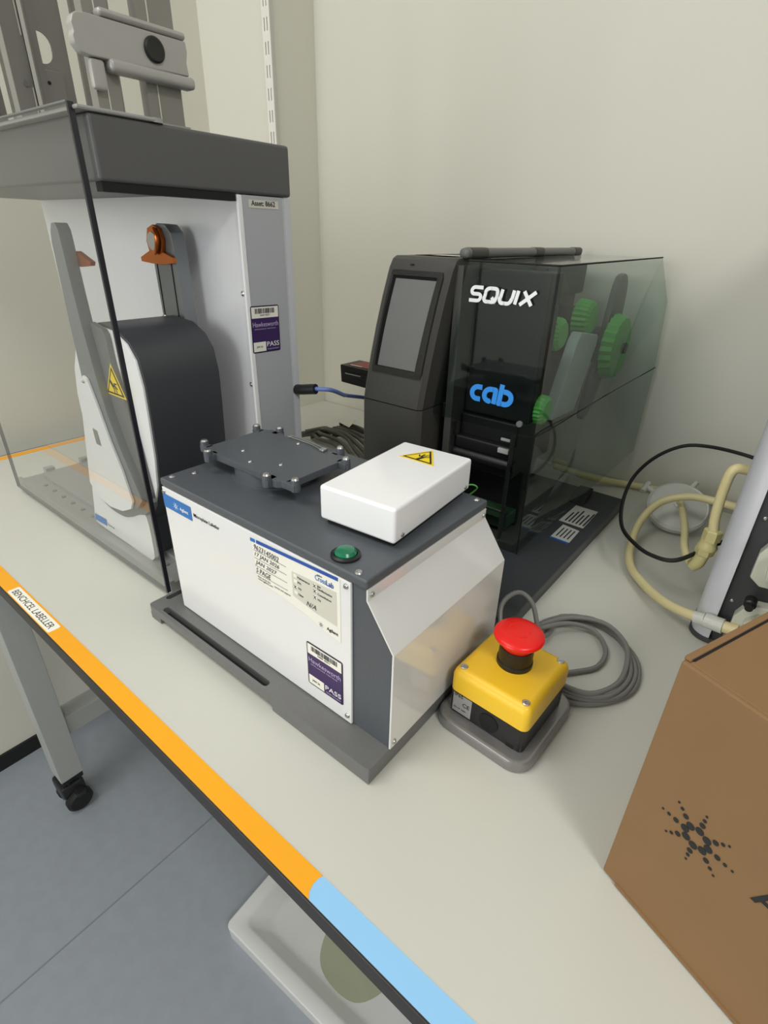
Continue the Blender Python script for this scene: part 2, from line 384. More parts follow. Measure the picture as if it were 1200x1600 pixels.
def screw(p, axis, par, r=0.0026):
    return obj('screw', lathe(p, [(0, 0), (r, 0), (r, 0.0006), (r * 0.75, 0.0016), (r * 0.45, 0.0018), (r * 0.42, 0.0011), (0, 0.0011)], axis, 14), 'steel', par)
negy = Matrix(((1, 0, 0), (0, 0, -1), (0, 1, 0)))
for x, z in ((-0.0475, 0.1755), (-0.0475, 0.0300), (-0.3115, 0.1755)): screw((x, 0.0255, z), negy, fp)
for y, z in ((0.032, 0.1745), (0.207, 0.1745)): screw((-0.0262, y, z), 'x', sp)
for y, z in ((0.032, 0.028), (0.207, 0.028)): screw((0.0016, y, z), 'x', sp)
for x, y in ((-0.309, 0.036), (-0.300, 0.0575), (-0.039, 0.031), (-0.035, 0.206)): screw((x, y, 0.1892), 'z', L, 0.0034)
obj('start_button', lathe((-0.0635, 0.0425, 0.1895), [(0, 0), (0.0125, 0), (0.0125, 0.002), (0.0105, 0.0032), (0.0098, 0.0028), (0.0098, 0.0)], 'z', 32), 'black', L, label='black button ring')
obj('button_lens', lathe((-0.0635, 0.0425, 0.1897), [(0, 0.0), (0.0093, 0.0), (0.0093, 0.0035), (0.0075, 0.0058), (0.004, 0.0066), (0, 0.0068)], 'z', 32), 'green', L, label='green lens of the push button')
# print on the front panel (plane y = 0.0255, seen from -y: u = +x, v = +z)
P0 = (0, 0.0255, 0)
lg = obj('logo_badge', decal(rect(-0.3150, -0.2632, 0.1564, 0.1727), P0, X, Z), 'agblue', fp)
def spark(cx, cz, s, o, m, par, u=X, v=Z, off=0.0006):
    dots = []
    for k in range(8):
        a = 2 * math.pi * (k + 0.5) / 8
        for r, q in ((1.0, 0.36), (1.9, 0.25), (2.7, 0.17)):
            dots.append(decal([(cx + s * (r * math.cos(a) + q * math.cos(b)), cz + s * (r * math.sin(a) + q * math.sin(b))) for b in [2 * math.pi * i / 8 for i in range(8)]], o, u, v, off, 0.0001))
    return obj('logo_mark', join(*dots), m, par)
spark(-0.2915, 0.1640, 0.0017, P0, 'whiteink', lg)
text('Agilent', 'whiteink', lg, (-0.2840, 0.0255, 0.1608), X, Z, width=0.0155, bold=0.012, off=0.0007)
text('Microplate Labeler', 'ink', fp, (-0.2590, 0.0255, 0.1620), X, Z, width=0.0430, bold=0.006)
# service sticker
sk = obj('service_sticker', decal([(-0.1660, 0.1740), (-0.0540, 0.1795), (-0.0540, 0.1130), (-0.072, 0.1150), (-0.100, 0.1225), (-0.1620, 0.1290)], P0, X, Z, 0.0002, 0.0002), 'paper', fp, label='cream service sticker filled in by hand')
obj('blue_bar', decal([(-0.1585, 0.1715), (-0.0560, 0.1765), (-0.0560, 0.1798), (-0.1585, 0.1750)], P0, X, Z, 0.0005), 'blueink', sk)
obj('blue_bar', decal([(-0.1670, 0.1710), (-0.1600, 0.1714), (-0.1600, 0.1748), (-0.1670, 0.1745)], P0, X, Z, 0.0005), 'agblue', sk)
for k, (s, wd) in enumerate((('9623145002', 0.034), ('17 JAN 2026', 0.034), ('JAN 2027', 0.030), ('S PAGE', 0.021))):
    z = 0.1640 - k * 0.0085
    text(s, 'pen', sk, (-0.1625, 0.0255, z), (1, 0, -0.02), Z, width=wd, height=0.0055, shear=0.25, off=0.0006, name='handwriting')
obj('ruled_lines', rects([(-0.1635, -0.119, 0.1625 - k * 0.0085, 0.1629 - k * 0.0085) for k in range(4)], P0, X, Z, 0.0005), 'greyink', sk)
gp = obj('tick_panel', decal([(-0.1120, 0.1618), (-0.0580, 0.1645), (-0.0580, 0.1290), (-0.085, 0.1305), (-0.1120, 0.1355)], P0, X, Z, 0.0005, 0.0001), 'paper2', sk)
for s, x, z, wd in (('Maintenance', -0.1045, 0.1575, 0.015), ('PM', -0.1045, 0.1520, 0.004), ('OQ', -0.1045, 0.1460, 0.004), ('Other', -0.1045, 0.1395, 0.0065),
                    ('SW', -0.0800, 0.1595, 0.004), ('Familiarization', -0.0800, 0.1570, 0.017), ('Consultation', -0.0800, 0.1515, 0.016), ('IQ', -0.0800, 0.1455, 0.0035)):
    text(s, 'ink', gp, (x, 0.0255, z), X, Z, width=wd, height=0.0021, off=0.0007)
for q_ in [(x, x + 0.004, z, z + 0.0034) for x, z in ((-0.1095, 0.1570), (-0.1095, 0.1513), (-0.1095, 0.1455), (-0.1095, 0.1392), (-0.0850, 0.1580), (-0.0850, 0.1525), (-0.0850, 0.1460))]: obj('tick_box', rects([q_], P0, X, Z, 0.00065), 'paper', gp)
for x, z in ((-0.1095, 0.1455), (-0.0850, 0.1580), (-0.0850, 0.1525), (-0.0850, 0.1460)):
    text('x', 'ink', gp, (x, 0.0255, z), X, Z, width=0.0034, off=0.0009, name='tick')
text('N/A', 'pen', gp, (-0.0945, 0.0255, 0.1335), X, Z, width=0.012, shear=0.3, off=0.0008, name='handwriting')
text('Agilent', 'ink', sk, (-0.0800, 0.0255, 0.1752 - 0.004), X, Z, width=0.006, off=0.0006)
text('Cross', 'agblue', sk, (-0.0825, 0.0255, 0.1665), X, Z, width=0.0125, height=0.0052, off=0.0006)
text('Lab', 'blueink', sk, (-0.0695, 0.0255, 0.1665), X, Z, width=0.0085, height=0.0052, bold=0.02, off=0.0006)
text('Agilent', 'ink', sk, (-0.0705, 0.0255, 0.1180), X, Z, width=0.0135, bold=0.01, off=0.0006)
spark(-0.0775, 0.1205, 0.0011, P0, 'greyink', sk)
text('Next service due', 'greyink', sk, (-0.1610, 0.0255, 0.1335), X, Z, width=0.018, off=0.0006)
text('www.agilent.com', 'greyink', sk, (-0.1610, 0.0255, 0.1300), X, Z, width=0.021, off=0.0006)
text('service and support', 'greyink', sk, (-0.1375, 0.0255, 0.1318), X, Z, width=0.022, off=0.0006)
def test_label(par, o, u, v, w_, h_, name='test_label'):
    """purple appliance test label"""
    o = Vector(o); u = Vector(u).normalized(); v = Vector(v).normalized()
    q = lambda a, c: o + u * a + v * c
    k = obj(name, decal(rrect(0, w_, 0, h_, 0.002, 3), o, u, v, 0.0002, 0.0002), 'purpledark', par, label='purple appliance test label with barcode')
    obj('purple_field', decal(rect(0.0012, w_ - 0.0012, 0.0012, h_ - 0.0012), o, u, v, 0.00045, 0.0001), 'purple', k)
    for q_ in ((0.0014, w_ - 0.0014, h_ * 0.745, h_ - 0.0014), (0.0016, w_ * 0.47, 0.0016, h_ * 0.235)): obj('white_field', rects([q_], o, u, v, 0.0006, 0.0001), 'paper', k)
    bars = []; x = w_ * 0.14
    rnd = random.Random(3)
    while x < w_ * 0.84:
        b_ = rnd.choice((0.0004, 0.0006, 0.0010)); bars.append((x, x + b_, h_ * 0.84, h_ * 0.945)); x += b_ + rnd.choice((0.0004, 0.0005, 0.0008))
    obj('barcode', rects(bars, o, u, v, 0.00075), 'ink', k)
    text('HAW 42311', 'ink', k, q(w_ * 0.32, h_ * 0.785), u, v, width=w_ * 0.34, off=0.0008)
    text('Hawkesworth', 'lilac', k, q(w_ * 0.05, h_ * 0.56), u, v, width=w_ * 0.9, height=h_ * 0.10, off=0.0007)
    text('APPLIANCE TESTING', 'lilac', k, q(w_ * 0.10, h_ * 0.50), u, v, width=w_ * 0.75, height=h_ * 0.022, off=0.0007)
    text('PASS', 'whiteink', k, q(w_ * 0.51, h_ * 0.12), u, v, width=w_ * 0.44, height=h_ * 0.105, off=0.0007)
    text('TESTED FOR SAFETY', 'lilac', k, q(w_ * 0.52, h_ * 0.05), u, v, width=w_ * 0.42, height=h_ * 0.025, off=0.0007)
    text('JAN 26', 'ink', k, q(w_ * 0.13, h_ * 0.10), u, v, width=w_ * 0.22, off=0.0008)
    return k
test_label(fp, (-0.0980, 0.0255, 0.0390), X, Z, 0.0455, 0.0520)
def warn_sign(par, o, u, v, pts, local=False):
    """yellow crushing-hazard triangle, pts: three corners (apex first)"""
    c = (sum(p[0] for p in pts) / 3, sum(p[1] for p in pts) / 3)
    sc = lambda k: [(c[0] + (p[0] - c[0]) * k, c[1] + (p[1] - c[1]) * k) for p in pts]
    g = obj('warning_sign', decal(sc(1.0), o, u, v, 0.0002, 0.0002), 'signyellow', par, local, label='yellow crushing hazard warning triangle')
    obj('black_border', decal(sc(0.84), o, u, v, 0.0005, 0.0001), 'ink', g, local)
    obj('yellow_field', decal(sc(0.68), o, u, v, 0.0007, 0.0001), 'signyellow', g, local)
    ax = Vector(pts[0]) - Vector(c); L_ = ax.length; ax.normalize(); px = Vector((ax.y, -ax.x))
    P_ = lambda a, b_: tuple(Vector(c) + ax * (a * L_) + px * (b_ * L_))
    hand = [[P_(0.16, -0.40), P_(0.26, -0.30), P_(-0.02, 0.02), P_(-0.14, -0.10)], [P_(0.0, -0.06), P_(0.06, 0.04), P_(-0.10, 0.30), P_(-0.16, 0.26)], [P_(-0.02, -0.06), P_(-0.10, 0.06), P_(-0.26, 0.22), P_(-0.30, 0.16)],
            [P_(-0.06, -0.10), P_(-0.12, -0.02), P_(-0.34, 0.0), P_(-0.34, -0.06)], [P_(0.05, 0.0), P_(0.12, 0.0), P_(0.14, 0.26), P_(0.08, 0.26)], [P_(-0.30, 0.28), P_(-0.34, 0.22), P_(-0.40, -0.2), P_(-0.36, -0.2)]]
    obj('pictogram', join(*[decal(h, o, u, v, 0.0009, 0.0001) for h in hand]), 'ink', g, local)
    return g
# turntable stage
obj('stage_drum', lathe((-0.2365, 0.1185, 0.1895), [(0, 0), (0.0475, 0), (0.0475, 0.0015), (0.0445, 0.0018), (0.0445, 0.0145), (0, 0.0145)], 'z', 48), 'lidgrey', L)
sx0, sx1, sy0, sy1 = -0.3075, -0.1685, 0.0745, 0.1625
stg = [(sx0, sy0 + 0.004), (sx0 + 0.004, sy0), (-0.207, sy0), (-0.201, sy0 - 0.004), (-0.181, sy0 - 0.004), (-0.176, sy0), (sx1 - 0.004, sy0), (sx1, sy0 + 0.004), (sx1, sy1 - 0.03), (sx1, sy1 - 0.004), (sx1 - 0.004, sy1),
       (-0.272, sy1), (-0.278, sy1 + 0.004), (-0.298, sy1 + 0.004), (-0.302, sy1), (sx0 + 0.004, sy1), (sx0, sy1 - 0.004)]
stage = obj('stage_plate', xy(stg, 0.2040, 0.2118, 0.001), M['lidgrey'], L)
def tab(x, y, ang):
    bm = box(-0.0046, 0.0046, -0.0095, 0.0045, 0.2042, 0.2118, 0.0010)
    bm2 = lathe((0, -0.0065, 0.2042), [(0, 0), (0.0046, 0), (0.0046, 0.0105), (0.0030, 0.0132), (0.0, 0.0134)], 'z', 16)
    bm = join(bm, bm2); bm.transform(Matrix.Translation((x, y, 0)) @ Matrix.Rotation(ang, 4, 'Z'))
    obj('locating_tab', bm, 'lidgrey', stage)
    b3 = lathe((0, -0.0065, 0.2042), [(0.0040, 0.0118), (0.0029, 0.0134), (0.0, 0.0137)], 'z', 14)
    b3.transform(Matrix.Translation((x, y, 0)) @ Matrix.Rotation(ang, 4, 'Z')); obj('tab_tip', b3, 'steel', stage)
for x in (-0.2860, -0.1905): tab(x, sy0, 0)
for x in (-0.2870, -0.1880): tab(x, sy1, math.pi)
for y in (0.0790, 0.1500): tab(sx1, y, math.pi / 2)
for y in (0.0830, 0.1560): tab(sx0, y, -math.pi / 2)
for x, y in ((-0.2672, 0.0996), (-0.2369, 0.0851), (-0.2070, 0.1007), (-0.2395, 0.1548)): screw((x, y, 0.2114), 'z', stage, 0.0024)
obj('spring_clip', join(tube([(-0.262, 0.1615, 0.2132), (-0.228, 0.1610, 0.2132), (-0.205, 0.1560, 0.2132)], 0.0008, 4, 8), tube([(-0.262, 0.1655, 0.2132), (-0.228, 0.1645, 0.2132), (-0.200, 0.1600, 0.2132)], 0.0008, 4, 8),
    box(-0.206, -0.199, 0.1535, 0.1615, 0.2118, 0.2150, 0.0012), box(-0.265, -0.260, 0.1605, 0.1665, 0.2118, 0.2138, 0.0008)), 'steel', stage)
# white cover box over the label head
RZB = Matrix.Translation((-0.0838, 0.1408, 0)) @ Matrix.Rotation(R(4.6), 4, 'Z')
def rb(bm): bm.transform(RZB); return bm
hb = obj('head_cover', rb(box(-0.0405, 0.0405, -0.0700, 0.0705, 0.1945, 0.2282, 0.0032, 3)), 'whitebox', L, label='white box cover on the lid')
obj('shadow_gap_plinth', rb(box(-0.036, 0.036, -0.064, 0.064, 0.1890, 0.1950)), 'blackslot', L)  # plinth coloured black to give the shadow gap under the cover
for yy in (-0.058, 0.060):
    s_ = lathe((0.0405, yy, 0.2000), [(0, 0), (0.0022, 0), (0.0018, 0.0012), (0, 0.0013)], 'x', 12); obj('screw', rb(s_), 'steel', hb)
uu = RZB.to_3x3() @ Vector(X); vv = RZB.to_3x3() @ Vector(Y)
warn_sign(hb, (0, 0, 0.2282), X, Y, [(-0.1075, 0.1690), (-0.0662, 0.1700), (-0.0900, 0.2040)])
obj('earth_wire', tube([(-0.056, 0.211, 0.1965), (-0.048, 0.217, 0.1985), (-0.044, 0.221, 0.1955), (-0.047, 0.223, 0.190), (-0.054, 0.222, 0.182)], 0.0008, 6, 8), 'lime', L)

# ------------------------------------------------------------------ label printer
PR = thing('label_printer', 'charcoal label printer with touchscreen and smoked green see-through cover', 'printer', (-0.19, 0.6, 0.0201))
# touchscreen column: rows of (front y, z), lofted
prof = [(0.3600, 0.0230), (0.3600, 0.2075)]
prof2 = [(0.3600, 0.2090), (0.3615, 0.2300), (0.3650, 0.2700), (0.3700, 0.3100), (0.3770, 0.3500), (0.3850, 0.3850), (0.3905, 0.3960), (0.3980, 0.3995)]
colx = lambda z: (-0.3235 + max(0, (z - 0.209)) / 0.19 * 0.024, -0.2165 + max(0, (z - 0.209)) / 0.19 * 0.018)
def column(prof, back):
    bm = newbm(); A = []
    for y, z in prof:
        x0, x1 = colx(z); c = 0.006
        A.append([bm.verts.new(p) for p in ((x0, back, z), (x0, y + c, z), (x0 + c, y, z), (x1 - c, y, z), (x1, y + c, z), (x1 + 0.012 * min(1, max(0, z - 0.2) / 0.1) * 0.6, back, z))])
    for a, b_ in zip(A, A[1:]):
        for i in range(5): bm.faces.new((a[i], a[i + 1], b_[i + 1], b_[i]))
        bm.faces.new((a[5], a[0], b_[0], b_[5]))
    bm.faces.new(A[0]); bm.faces.new(A[-1]); bmesh.ops.recalc_face_normals(bm, faces=bm.faces)
    return bm
obj('lower_column', column(prof, 0.47), 'printer', PR)
cu = obj('display_column', column(prof2, 0.47), 'printer', PR, smooth=25)
# bezel and screen follow the leaning front
def fr(z):
    for (y0, z0), (y1, z1) in zip(prof2, prof2[1:]):
        if z0 <= z <= z1: return y0 + (y1 - y0) * (z - z0) / (z1 - z0)
def quadstrip(xl, xr, zs, dy):
    bm = newbm(); A = []
    for z in zs:
        a, c = colx(z); A.append([bm.verts.new((a + xl, fr(z) - dy, z)), bm.verts.new((c - xr, fr(z) - dy, z))])
    for p, q in zip(A, A[1:]): bm.faces.new((p[0], p[1], q[1], q[0]))
    bmesh.ops.solidify(bm, geom=bm.faces[:], thickness=0.0006); bmesh.ops.recalc_face_normals(bm, faces=bm.faces)
    return bm
zs = [0.2560 + i * (0.3800 - 0.2560) / 10 for i in range(11)]
obj('screen_recess', quadstrip(0.0150, 0.0090, zs, 0.0010), 'blackslot', cu)
sc = obj('screen', quadstrip(0.0215, 0.0125, [0.2600 + i * (0.3730 - 0.2600) / 10 for i in range(11)], 0.0016), 'screen', cu, label='grey touchscreen, switched off')
obj('bezel', join(quadstrip(0.0120, 0.0890, zs, 0.0014), quadstrip(0.0870, 0.0070, zs, 0.0030), quadstrip(0.0125, 0.0085, [0.2500, 0.2545, 0.2590], 0.0016), quadstrip(0.0125, 0.0085, [0.3770, 0.3800, 0.3835], 0.0020)), 'printer', cu)
obj('status_lamp', box(-0.2625, -0.2575, 0.3852, 0.3880, 0.3895, 0.3908), 'black', cu)
# chassis behind the column and inside the cover
obj('body', join(box(-0.3220, -0.2010, 0.4705, 0.795, 0.0230, 0.3990, 0.004), box(-0.2009, -0.0700, 0.4005, 0.620, 0.0203, 0.0320, 0.001), box(-0.2009, -0.190, 0.40, 0.795, 0.0325, 0.392)), 'printer', PR)
obj('top_label', box(-0.290, -0.225, 0.43, 0.50, 0.3991, 0.3995), 'paper2', PR)
obj('foot', yz([(0.618, 0.0202), (0.655, 0.0202), (0.668, 0.036), (0.640, 0.034)], -0.072, -0.047, 0.002), 'rubber', PR)
obj('foot', box(-0.315, -0.28, 0.64, 0.675, 0.0202, 0.0229), 'rubber', PR)
# print mechanism behind the front opening
obj('print_head', join(box(-0.1885, -0.098, 0.425, 0.50, 0.118, 0.200, 0.004), box(-0.1885, -0.095, 0.412, 0.4249, 0.150, 0.170, 0.004), cyl((-0.1890, 0.418, 0.142), 0.009, 0.098, 'x', 24)), 'black', PR)
obj('front_mask', join(box(-0.1890, -0.094, 0.455, 0.462, 0.033, 0.1175), box(-0.1890, -0.086, 0.43, 0.47, 0.2005, 0.388, 0.004)), 'blackslot', PR)
obj('dispense_bar', join(box(-0.1885, -0.096, 0.402, 0.424, 0.066, 0.078, 0.002), box(-0.1885, -0.094, 0.420, 0.4545, 0.040, 0.0625, 0.003)), mat('dark_green_bar', (34, 62, 40), 0.35), PR, label='dark green dispensing bar')
obj('shiny_rail', box(-0.121, -0.0955, 0.4000, 0.4018, 0.0782, 0.0795), 'steel', PR)
for q in ((-0.1165, -0.1000, 0.4075, 0.412, 0.1610, 0.1680), (-0.1145, -0.1000, 0.4090, 0.412, 0.1785, 0.1825), (-0.1960, -0.1895, 0.4075, 0.412, 0.168, 0.175), (-0.1960, -0.1895, 0.4085, 0.412, 0.181, 0.186)): obj('latch_block', box(*q, 0.001), 'silverlabel', PR)
obj('side_post', join(yz([(0.402, 0.033), (0.41, 0.033), (0.41, 0.19), (0.402, 0.19)], -0.0965, -0.0935), box(-0.197, -0.1895, 0.402, 0.418, 0.033, 0.19, 0.002)), 'mechdark', PR)
def knob(y, z, r, l, x0, name='ribbon_knob', m='lime'):
    n = 22; bm = newbm(); rings = []
    for x, k in ((x0, 1.0), (x0 + l * 0.12, 1.0), (x0 + l * 0.85, 0.92), (x0 + l, 0.7)):
        rings.append([bm.verts.new((x, y + r * k * (1 - 0.07 * (i % 2)) * math.cos(math.pi * i / n), z + r * k * (1 - 0.07 * (i % 2)) * math.sin(math.pi * i / n))) for i in range(2 * n)])
    for a, b_ in zip(rings, rings[1:]):
        for i in range(2 * n): bm.faces.new((a[i], a[(i + 1) % (2 * n)], b_[(i + 1) % (2 * n)], b_[i]))
    bm.faces.new(rings[0]); bm.faces.new(rings[-1]); bmesh.ops.recalc_face_normals(bm, faces=bm.faces)
    return obj(name, bm, m, PR, label='lime green ribbed knob' if m == 'lime' else None, smooth=20)
knob(0.525, 0.306, 0.024, 0.034, -0.130); obj('ribbon_spindle', cyl((-0.19, 0.525, 0.306), 0.018, 0.059, 'x'), 'mechdark', PR)
knob(0.690, 0.310, 0.030, 0.026, -0.140); obj('ribbon_spindle', cyl((-0.19, 0.690, 0.310), 0.018, 0.049, 'x'), 'mechdark', PR)
knob(0.4555, 0.218, 0.021, 0.022, -0.0955)
hubd = knob(0.752, 0.262, 0.054, 0.022, -0.098, 'roll_retainer', 'lime')
obj('roll_axle', join(cyl((-0.19, 0.752, 0.262), 0.03, 0.091, 'x'), cyl((-0.0755, 0.752, 0.262), 0.009, 0.005, 'x')), 'mechdark', PR)
obj('roll_guide', yz(smooth_poly([(0.690, 0.15), (0.735, 0.16), (0.775, 0.245), (0.798, 0.300), (0.797, 0.350), (0.785, 0.371), (0.765, 0.376), (0.745, 0.366), (0.735, 0.330), (0.722, 0.265)], 3), -0.1120, -0.1010, 0.003), mat('guide_grey', (92, 92, 88), 0.5), PR)
obj('media_guide', yz([(0.548, 0.176), (0.640, 0.172), (0.690, 0.272), (0.690, 0.288), (0.612, 0.300), (0.600, 0.288)], -0.118, -0.100, 0.003), mat('bright_guide', (172, 178, 174), 0.4), PR)
obj('guide_plate', yz([(0.455, 0.033), (0.60, 0.033), (0.63, 0.12), (0.56, 0.16), (0.47, 0.16)], -0.155, -0.140, 0.003), 'mechdark', PR)
obj('board_cover', box(-0.1895, -0.165, 0.60, 0.765, 0.342, 0.388, 0.004), 'mechdark', PR)
obj('motor_block', box(-0.1895, -0.150, 0.47, 0.53, 0.325, 0.3445, 0.006), 'black', PR)
obj('type_plate', box(-0.1895, -0.188, 0.60, 0.66, 0.155, 0.20), 'paper2', PR)
obj('type_plate', box(-0.1895, -0.188, 0.68, 0.72, 0.12, 0.15), 'paper2', PR)
# smoked cover
F1, F2, F3, F4 = (-0.2195, 0.3930, 0.1972), (-0.0620, 0.3955, 0.2000), (-0.0620, 0.3935, 0.3980), (-0.1790, 0.3925, 0.3985)
R3, R4 = (-0.0565, 0.792, 0.4015), (-0.1900, 0.792, 0.4015)
K, Q, Sx, Rb, Bf = (-0.0367, 0.810, 0.3347), (-0.0600, 0.6537, 0.2030), (-0.0304, 0.810, 0.2276), (-0.0297, 0.810, 0.0714), (-0.0620, 0.4005, 0.0215)
c1, c2 = (-0.0645, 0.3930, 0.2000), (-0.0645, 0.3912, 0.3980)
up = sheet([[F1, c1, c2, F4], [c1, F2, F3, c2], [F4, c2, F3], [F4, F3, R3, R4], [F2, Q, F3], [Q, R3, F3], [Q, K, R3], [Q, Sx, K]], 0.003)
cv = obj('upper_cover', up, 'cover', PR, smooth=8, label='smoked see-through hood')
lo = sheet([[(-0.0925, 0.4000, 0.0215), Bf, (-0.0620, 0.3962, 0.1990), (-0.0955, 0.3962, 0.1915)], [Bf, Q, (-0.0620, 0.3962, 0.1990)], [Bf, Rb, Q], [Rb, Sx, Q]], 0.003)
obj('lower_cover', lo, 'cover', PR, smooth=8, label='smoked see-through lower side cover')
obj('cover_seam', join(tube([(-0.0612, 0.3945, 0.1995), (-0.0585, 0.44, 0.2005), (-0.0592, 0.6537, 0.2025), (-0.0296, 0.810, 0.2274)], 0.0008, 6, 6), tube([(-0.0614, 0.3990, 0.0215), (-0.0614, 0.3950, 0.1990)], 0.0010, 2, 6)), 'blackslot', PR)
obj('cover_rim', join(tube([F4, c2, F3, R3], 0.0011, 1, 6, curve=False)), 'blackslot', PR)
# hinge bar on top
hg = obj('hinge_bar', box(-0.2030, -0.1880, 0.405, 0.79, 0.3995, 0.4115, 0.005, 3), mat('hinge_grey', (100, 102, 98), 0.4), PR)
for y0, y1 in ((0.412, 0.46), (0.60, 0.635), (0.755, 0.79)):
    obj('hinge_block', box(-0.2036, -0.1874, y0, y1, 0.3990, 0.4121, 0.005, 3), 'printer', hg)
# lettering on the hood front
ux = Vector((0.1575, 0.0, 0.0)).normalized(); vz = Vector((0, -0.004, 1)).normalized()
def strokes(lines, o, u, v, wd, dp, off):
    """block letters from centre lines with rounded corners"""
    u, v = Vector(u), Vector(v); n = u.cross(v).normalized(); bms = []
    for ln in lines:
        P = []
        for p in ln:
            p = Vector(p)
            if not P or (p - P[-1]).length > 1e-5: P.append(p)
        for a, b_ in zip(P, P[1:]):
            off += 0.000012
            d = (b_ - a).normalized(); k = Vector((-d.y, d.x)) * (wd / 2)
            bms.append(prism(Vector(o) + n * off, u, v, [tuple(a + k), tuple(a - k), tuple(b_ - k), tuple(b_ + k)], n * dp))
        for p in P[1:-1]:
            bms.append(prism(Vector(o) + n * (off + 0.00002 + 0.000012 * len(bms)), u, v, [(p.x + wd / 2 * math.cos(math.pi * i / 8), p.y + wd / 2 * math.sin(math.pi * i / 8)) for i in range(16)], n * dp))
    return join(*bms)
def arc(cx, cy, rx, ry, a0, a1, n=8): return [(cx + rx * math.cos(R(a0 + (a1 - a0) * i / n)), cy + ry * math.sin(R(a0 + (a1 - a0) * i / n))) for i in range(n + 1)]
def word(specs, sc_, sh, o, u, v, wd, m, par, name):
    lines = []
    for x0, ls in specs:
        for l in ls: lines.append([((x0 + p[0] + sh * p[1]) * sc_, p[1] * sc_) for p in l])
    return obj(name, strokes(lines, o, u, v, wd, 0.0002, 0.0036), m, par, smooth=5)
LT = {
 'S': [[(1.0, 1.0), (0.30, 1.0)] + arc(0.30, 0.75, 0.25, 0.25, 90, 270) + [(0.72, 0.5)] + arc(0.72, 0.25, 0.27, 0.25, 90, -90) + [(0, 0.0)]],
 'Q': [arc(0.3, 0.7, 0.3, 0.3, 180, 90) + arc(0.75, 0.7, 0.3, 0.3, 90, 0) + arc(0.75, 0.3, 0.3, 0.3, 0, -90) + arc(0.3, 0.3, 0.3, 0.3, 270, 180) + [(0, 0.7)], [(0.62, 0.34), (1.08, -0.05)]],
 'U': [[(0, 1.0), (0, 0.35)] + arc(0.33, 0.33, 0.33, 0.33, 180, 270) + arc(0.68, 0.33, 0.33, 0.33, 270, 360) + [(1.0, 1.0)]],
 'I': [[(0, 0.0), (0, 1.0)]],
 'X': [[(0, 0.0), (1.05, 1.0)], [(0.08, 1.0), (0.97, 0.0)]],
 'c': [[(0.85, 1.0), (0.5, 1.0)] + arc(0.5, 0.5, 0.5, 0.5, 90, 270, 12) + [(0.85, 0.0)]],
 'a': [[(0.6, 0.0)] + arc(0.5, 0.5, 0.5, 0.5, 270, 90, 12) + [(0.95, 1.0), (0.95, -0.16)]],
 'b': [[(0.0, 1.55), (0.0, 0.0), (0.5, 0.0)] + arc(0.5, 0.5, 0.5, 0.5, -90, 90, 12) + [(0.22, 1.0)]],
}
word([(0, LT['S']), (1.35, LT['Q']), (2.75, LT['U']), (4.10, LT['I']), (4.50, LT['X'])], 0.0152, 0.22, (-0.1718, 0.3925, 0.3545), ux, vz, 0.0042, 'whiteink', cv, 'lettering')
word([(0, LT['c']), (1.18, LT['a']), (2.60, LT['b'])], 0.0158, 0.10, (-0.1552, 0.3930, 0.2345), ux, vz, 0.0066, 'cabblue', cv, 'lettering')
obj('hood_clip', join(cyl((-0.0830, 0.3935, 0.2130), 0.004, 0.003, negy, 16)), 'mech', cv)
# rating plates on the base by the printer
t1 = obj('rating_plate', xy([(-0.057, 0.542), (-0.017, 0.541), (-0.0185, 0.614), (-0.056, 0.614)], 0.0202, 0.0206), 'silverlabel', PR, label='silver rating plate')
obj('print_lines', rects([(-0.050 + i * 0.0058, -0.0475 + i * 0.0058, 0.548, 0.585 + (i % 3) * 0.008) for i in range(6)], (0, 0, 0.0206), X, Y, 0.0001), 'ink', t1)
t2 = obj('approval_label', xy([(-0.046, 0.484), (-0.0165, 0.483), (-0.018, 0.529), (-0.046, 0.533)], 0.0202, 0.0206), 'silverlabel', PR, label='small silver approval label with blue edge')
obj('print_lines', rects([(-0.041 + i * 0.0058, -0.0390 + i * 0.0058, 0.491, 0.523) for i in range(4)], (0, 0, 0.0206), X, Y, 0.0001), 'ink', t2)
obj('blue_edge', xy([(-0.046, 0.4795), (-0.0165, 0.4785), (-0.0165, 0.4828), (-0.046, 0.4838)], 0.0202, 0.0206), 'blueink', t2)

# ------------------------------------------------------------------ plate handler (tower, header, robot, door)
H = thing('plate_handler', 'white and grey plate stacking tower with clear door behind the labelling machine', 'machine', (-0.6, 0.15, 0))
obj('tower', box(-0.882, -0.3635, 0.2008, 0.272, 0.0305, 0.4595, 0.002), 'towerwhite', H)
obj('back_panel', box(-0.8815, -0.366, 0.1985, 0.2007, 0.0305, 0.4599), 'satin', H, label='bright satin panel behind the gripper arms')
cp = obj('side_panel', box(-0.3634, -0.3618, 0.2015, 0.2600, 0.0305, 0.4592, 0.0006), mat('side_panel_grey', (178, 181, 185), 0.4, vary=0.02), H, label='grey white side panel with stickers')
obj('corner_strip', box(-0.3655, -0.3614, 0.1945, 0.2012, 0.0305, 0.4592, 0.0012), 'whitebox', H)
obj('rear_strip', box(-0.3655, -0.3625, 0.2625, 0.2728, 0.0305, 0.4592, 0.0012), 'towerwhite', H)
hd = obj('header', box(-0.885, -0.3605, 0.045, 0.2735, 0.4600, 0.5114, 0.0035, 3), 'hdr', H)
obj('header_slot', box(-0.3735, -0.3625, 0.047, 0.1935, 0.4525, 0.4600), 'blackslot', hd)
obj('deck_plate', join(box(-0.888, -0.3585, 0.036, 0.110, 0.5114, 0.5150, 0.0015), cyl((-0.366, 0.110, 0.5114), 0.008, 0.0036, 'z', 20)), 'silver', hd)
yzp = lambda y, z: (-0.3618, y, z)
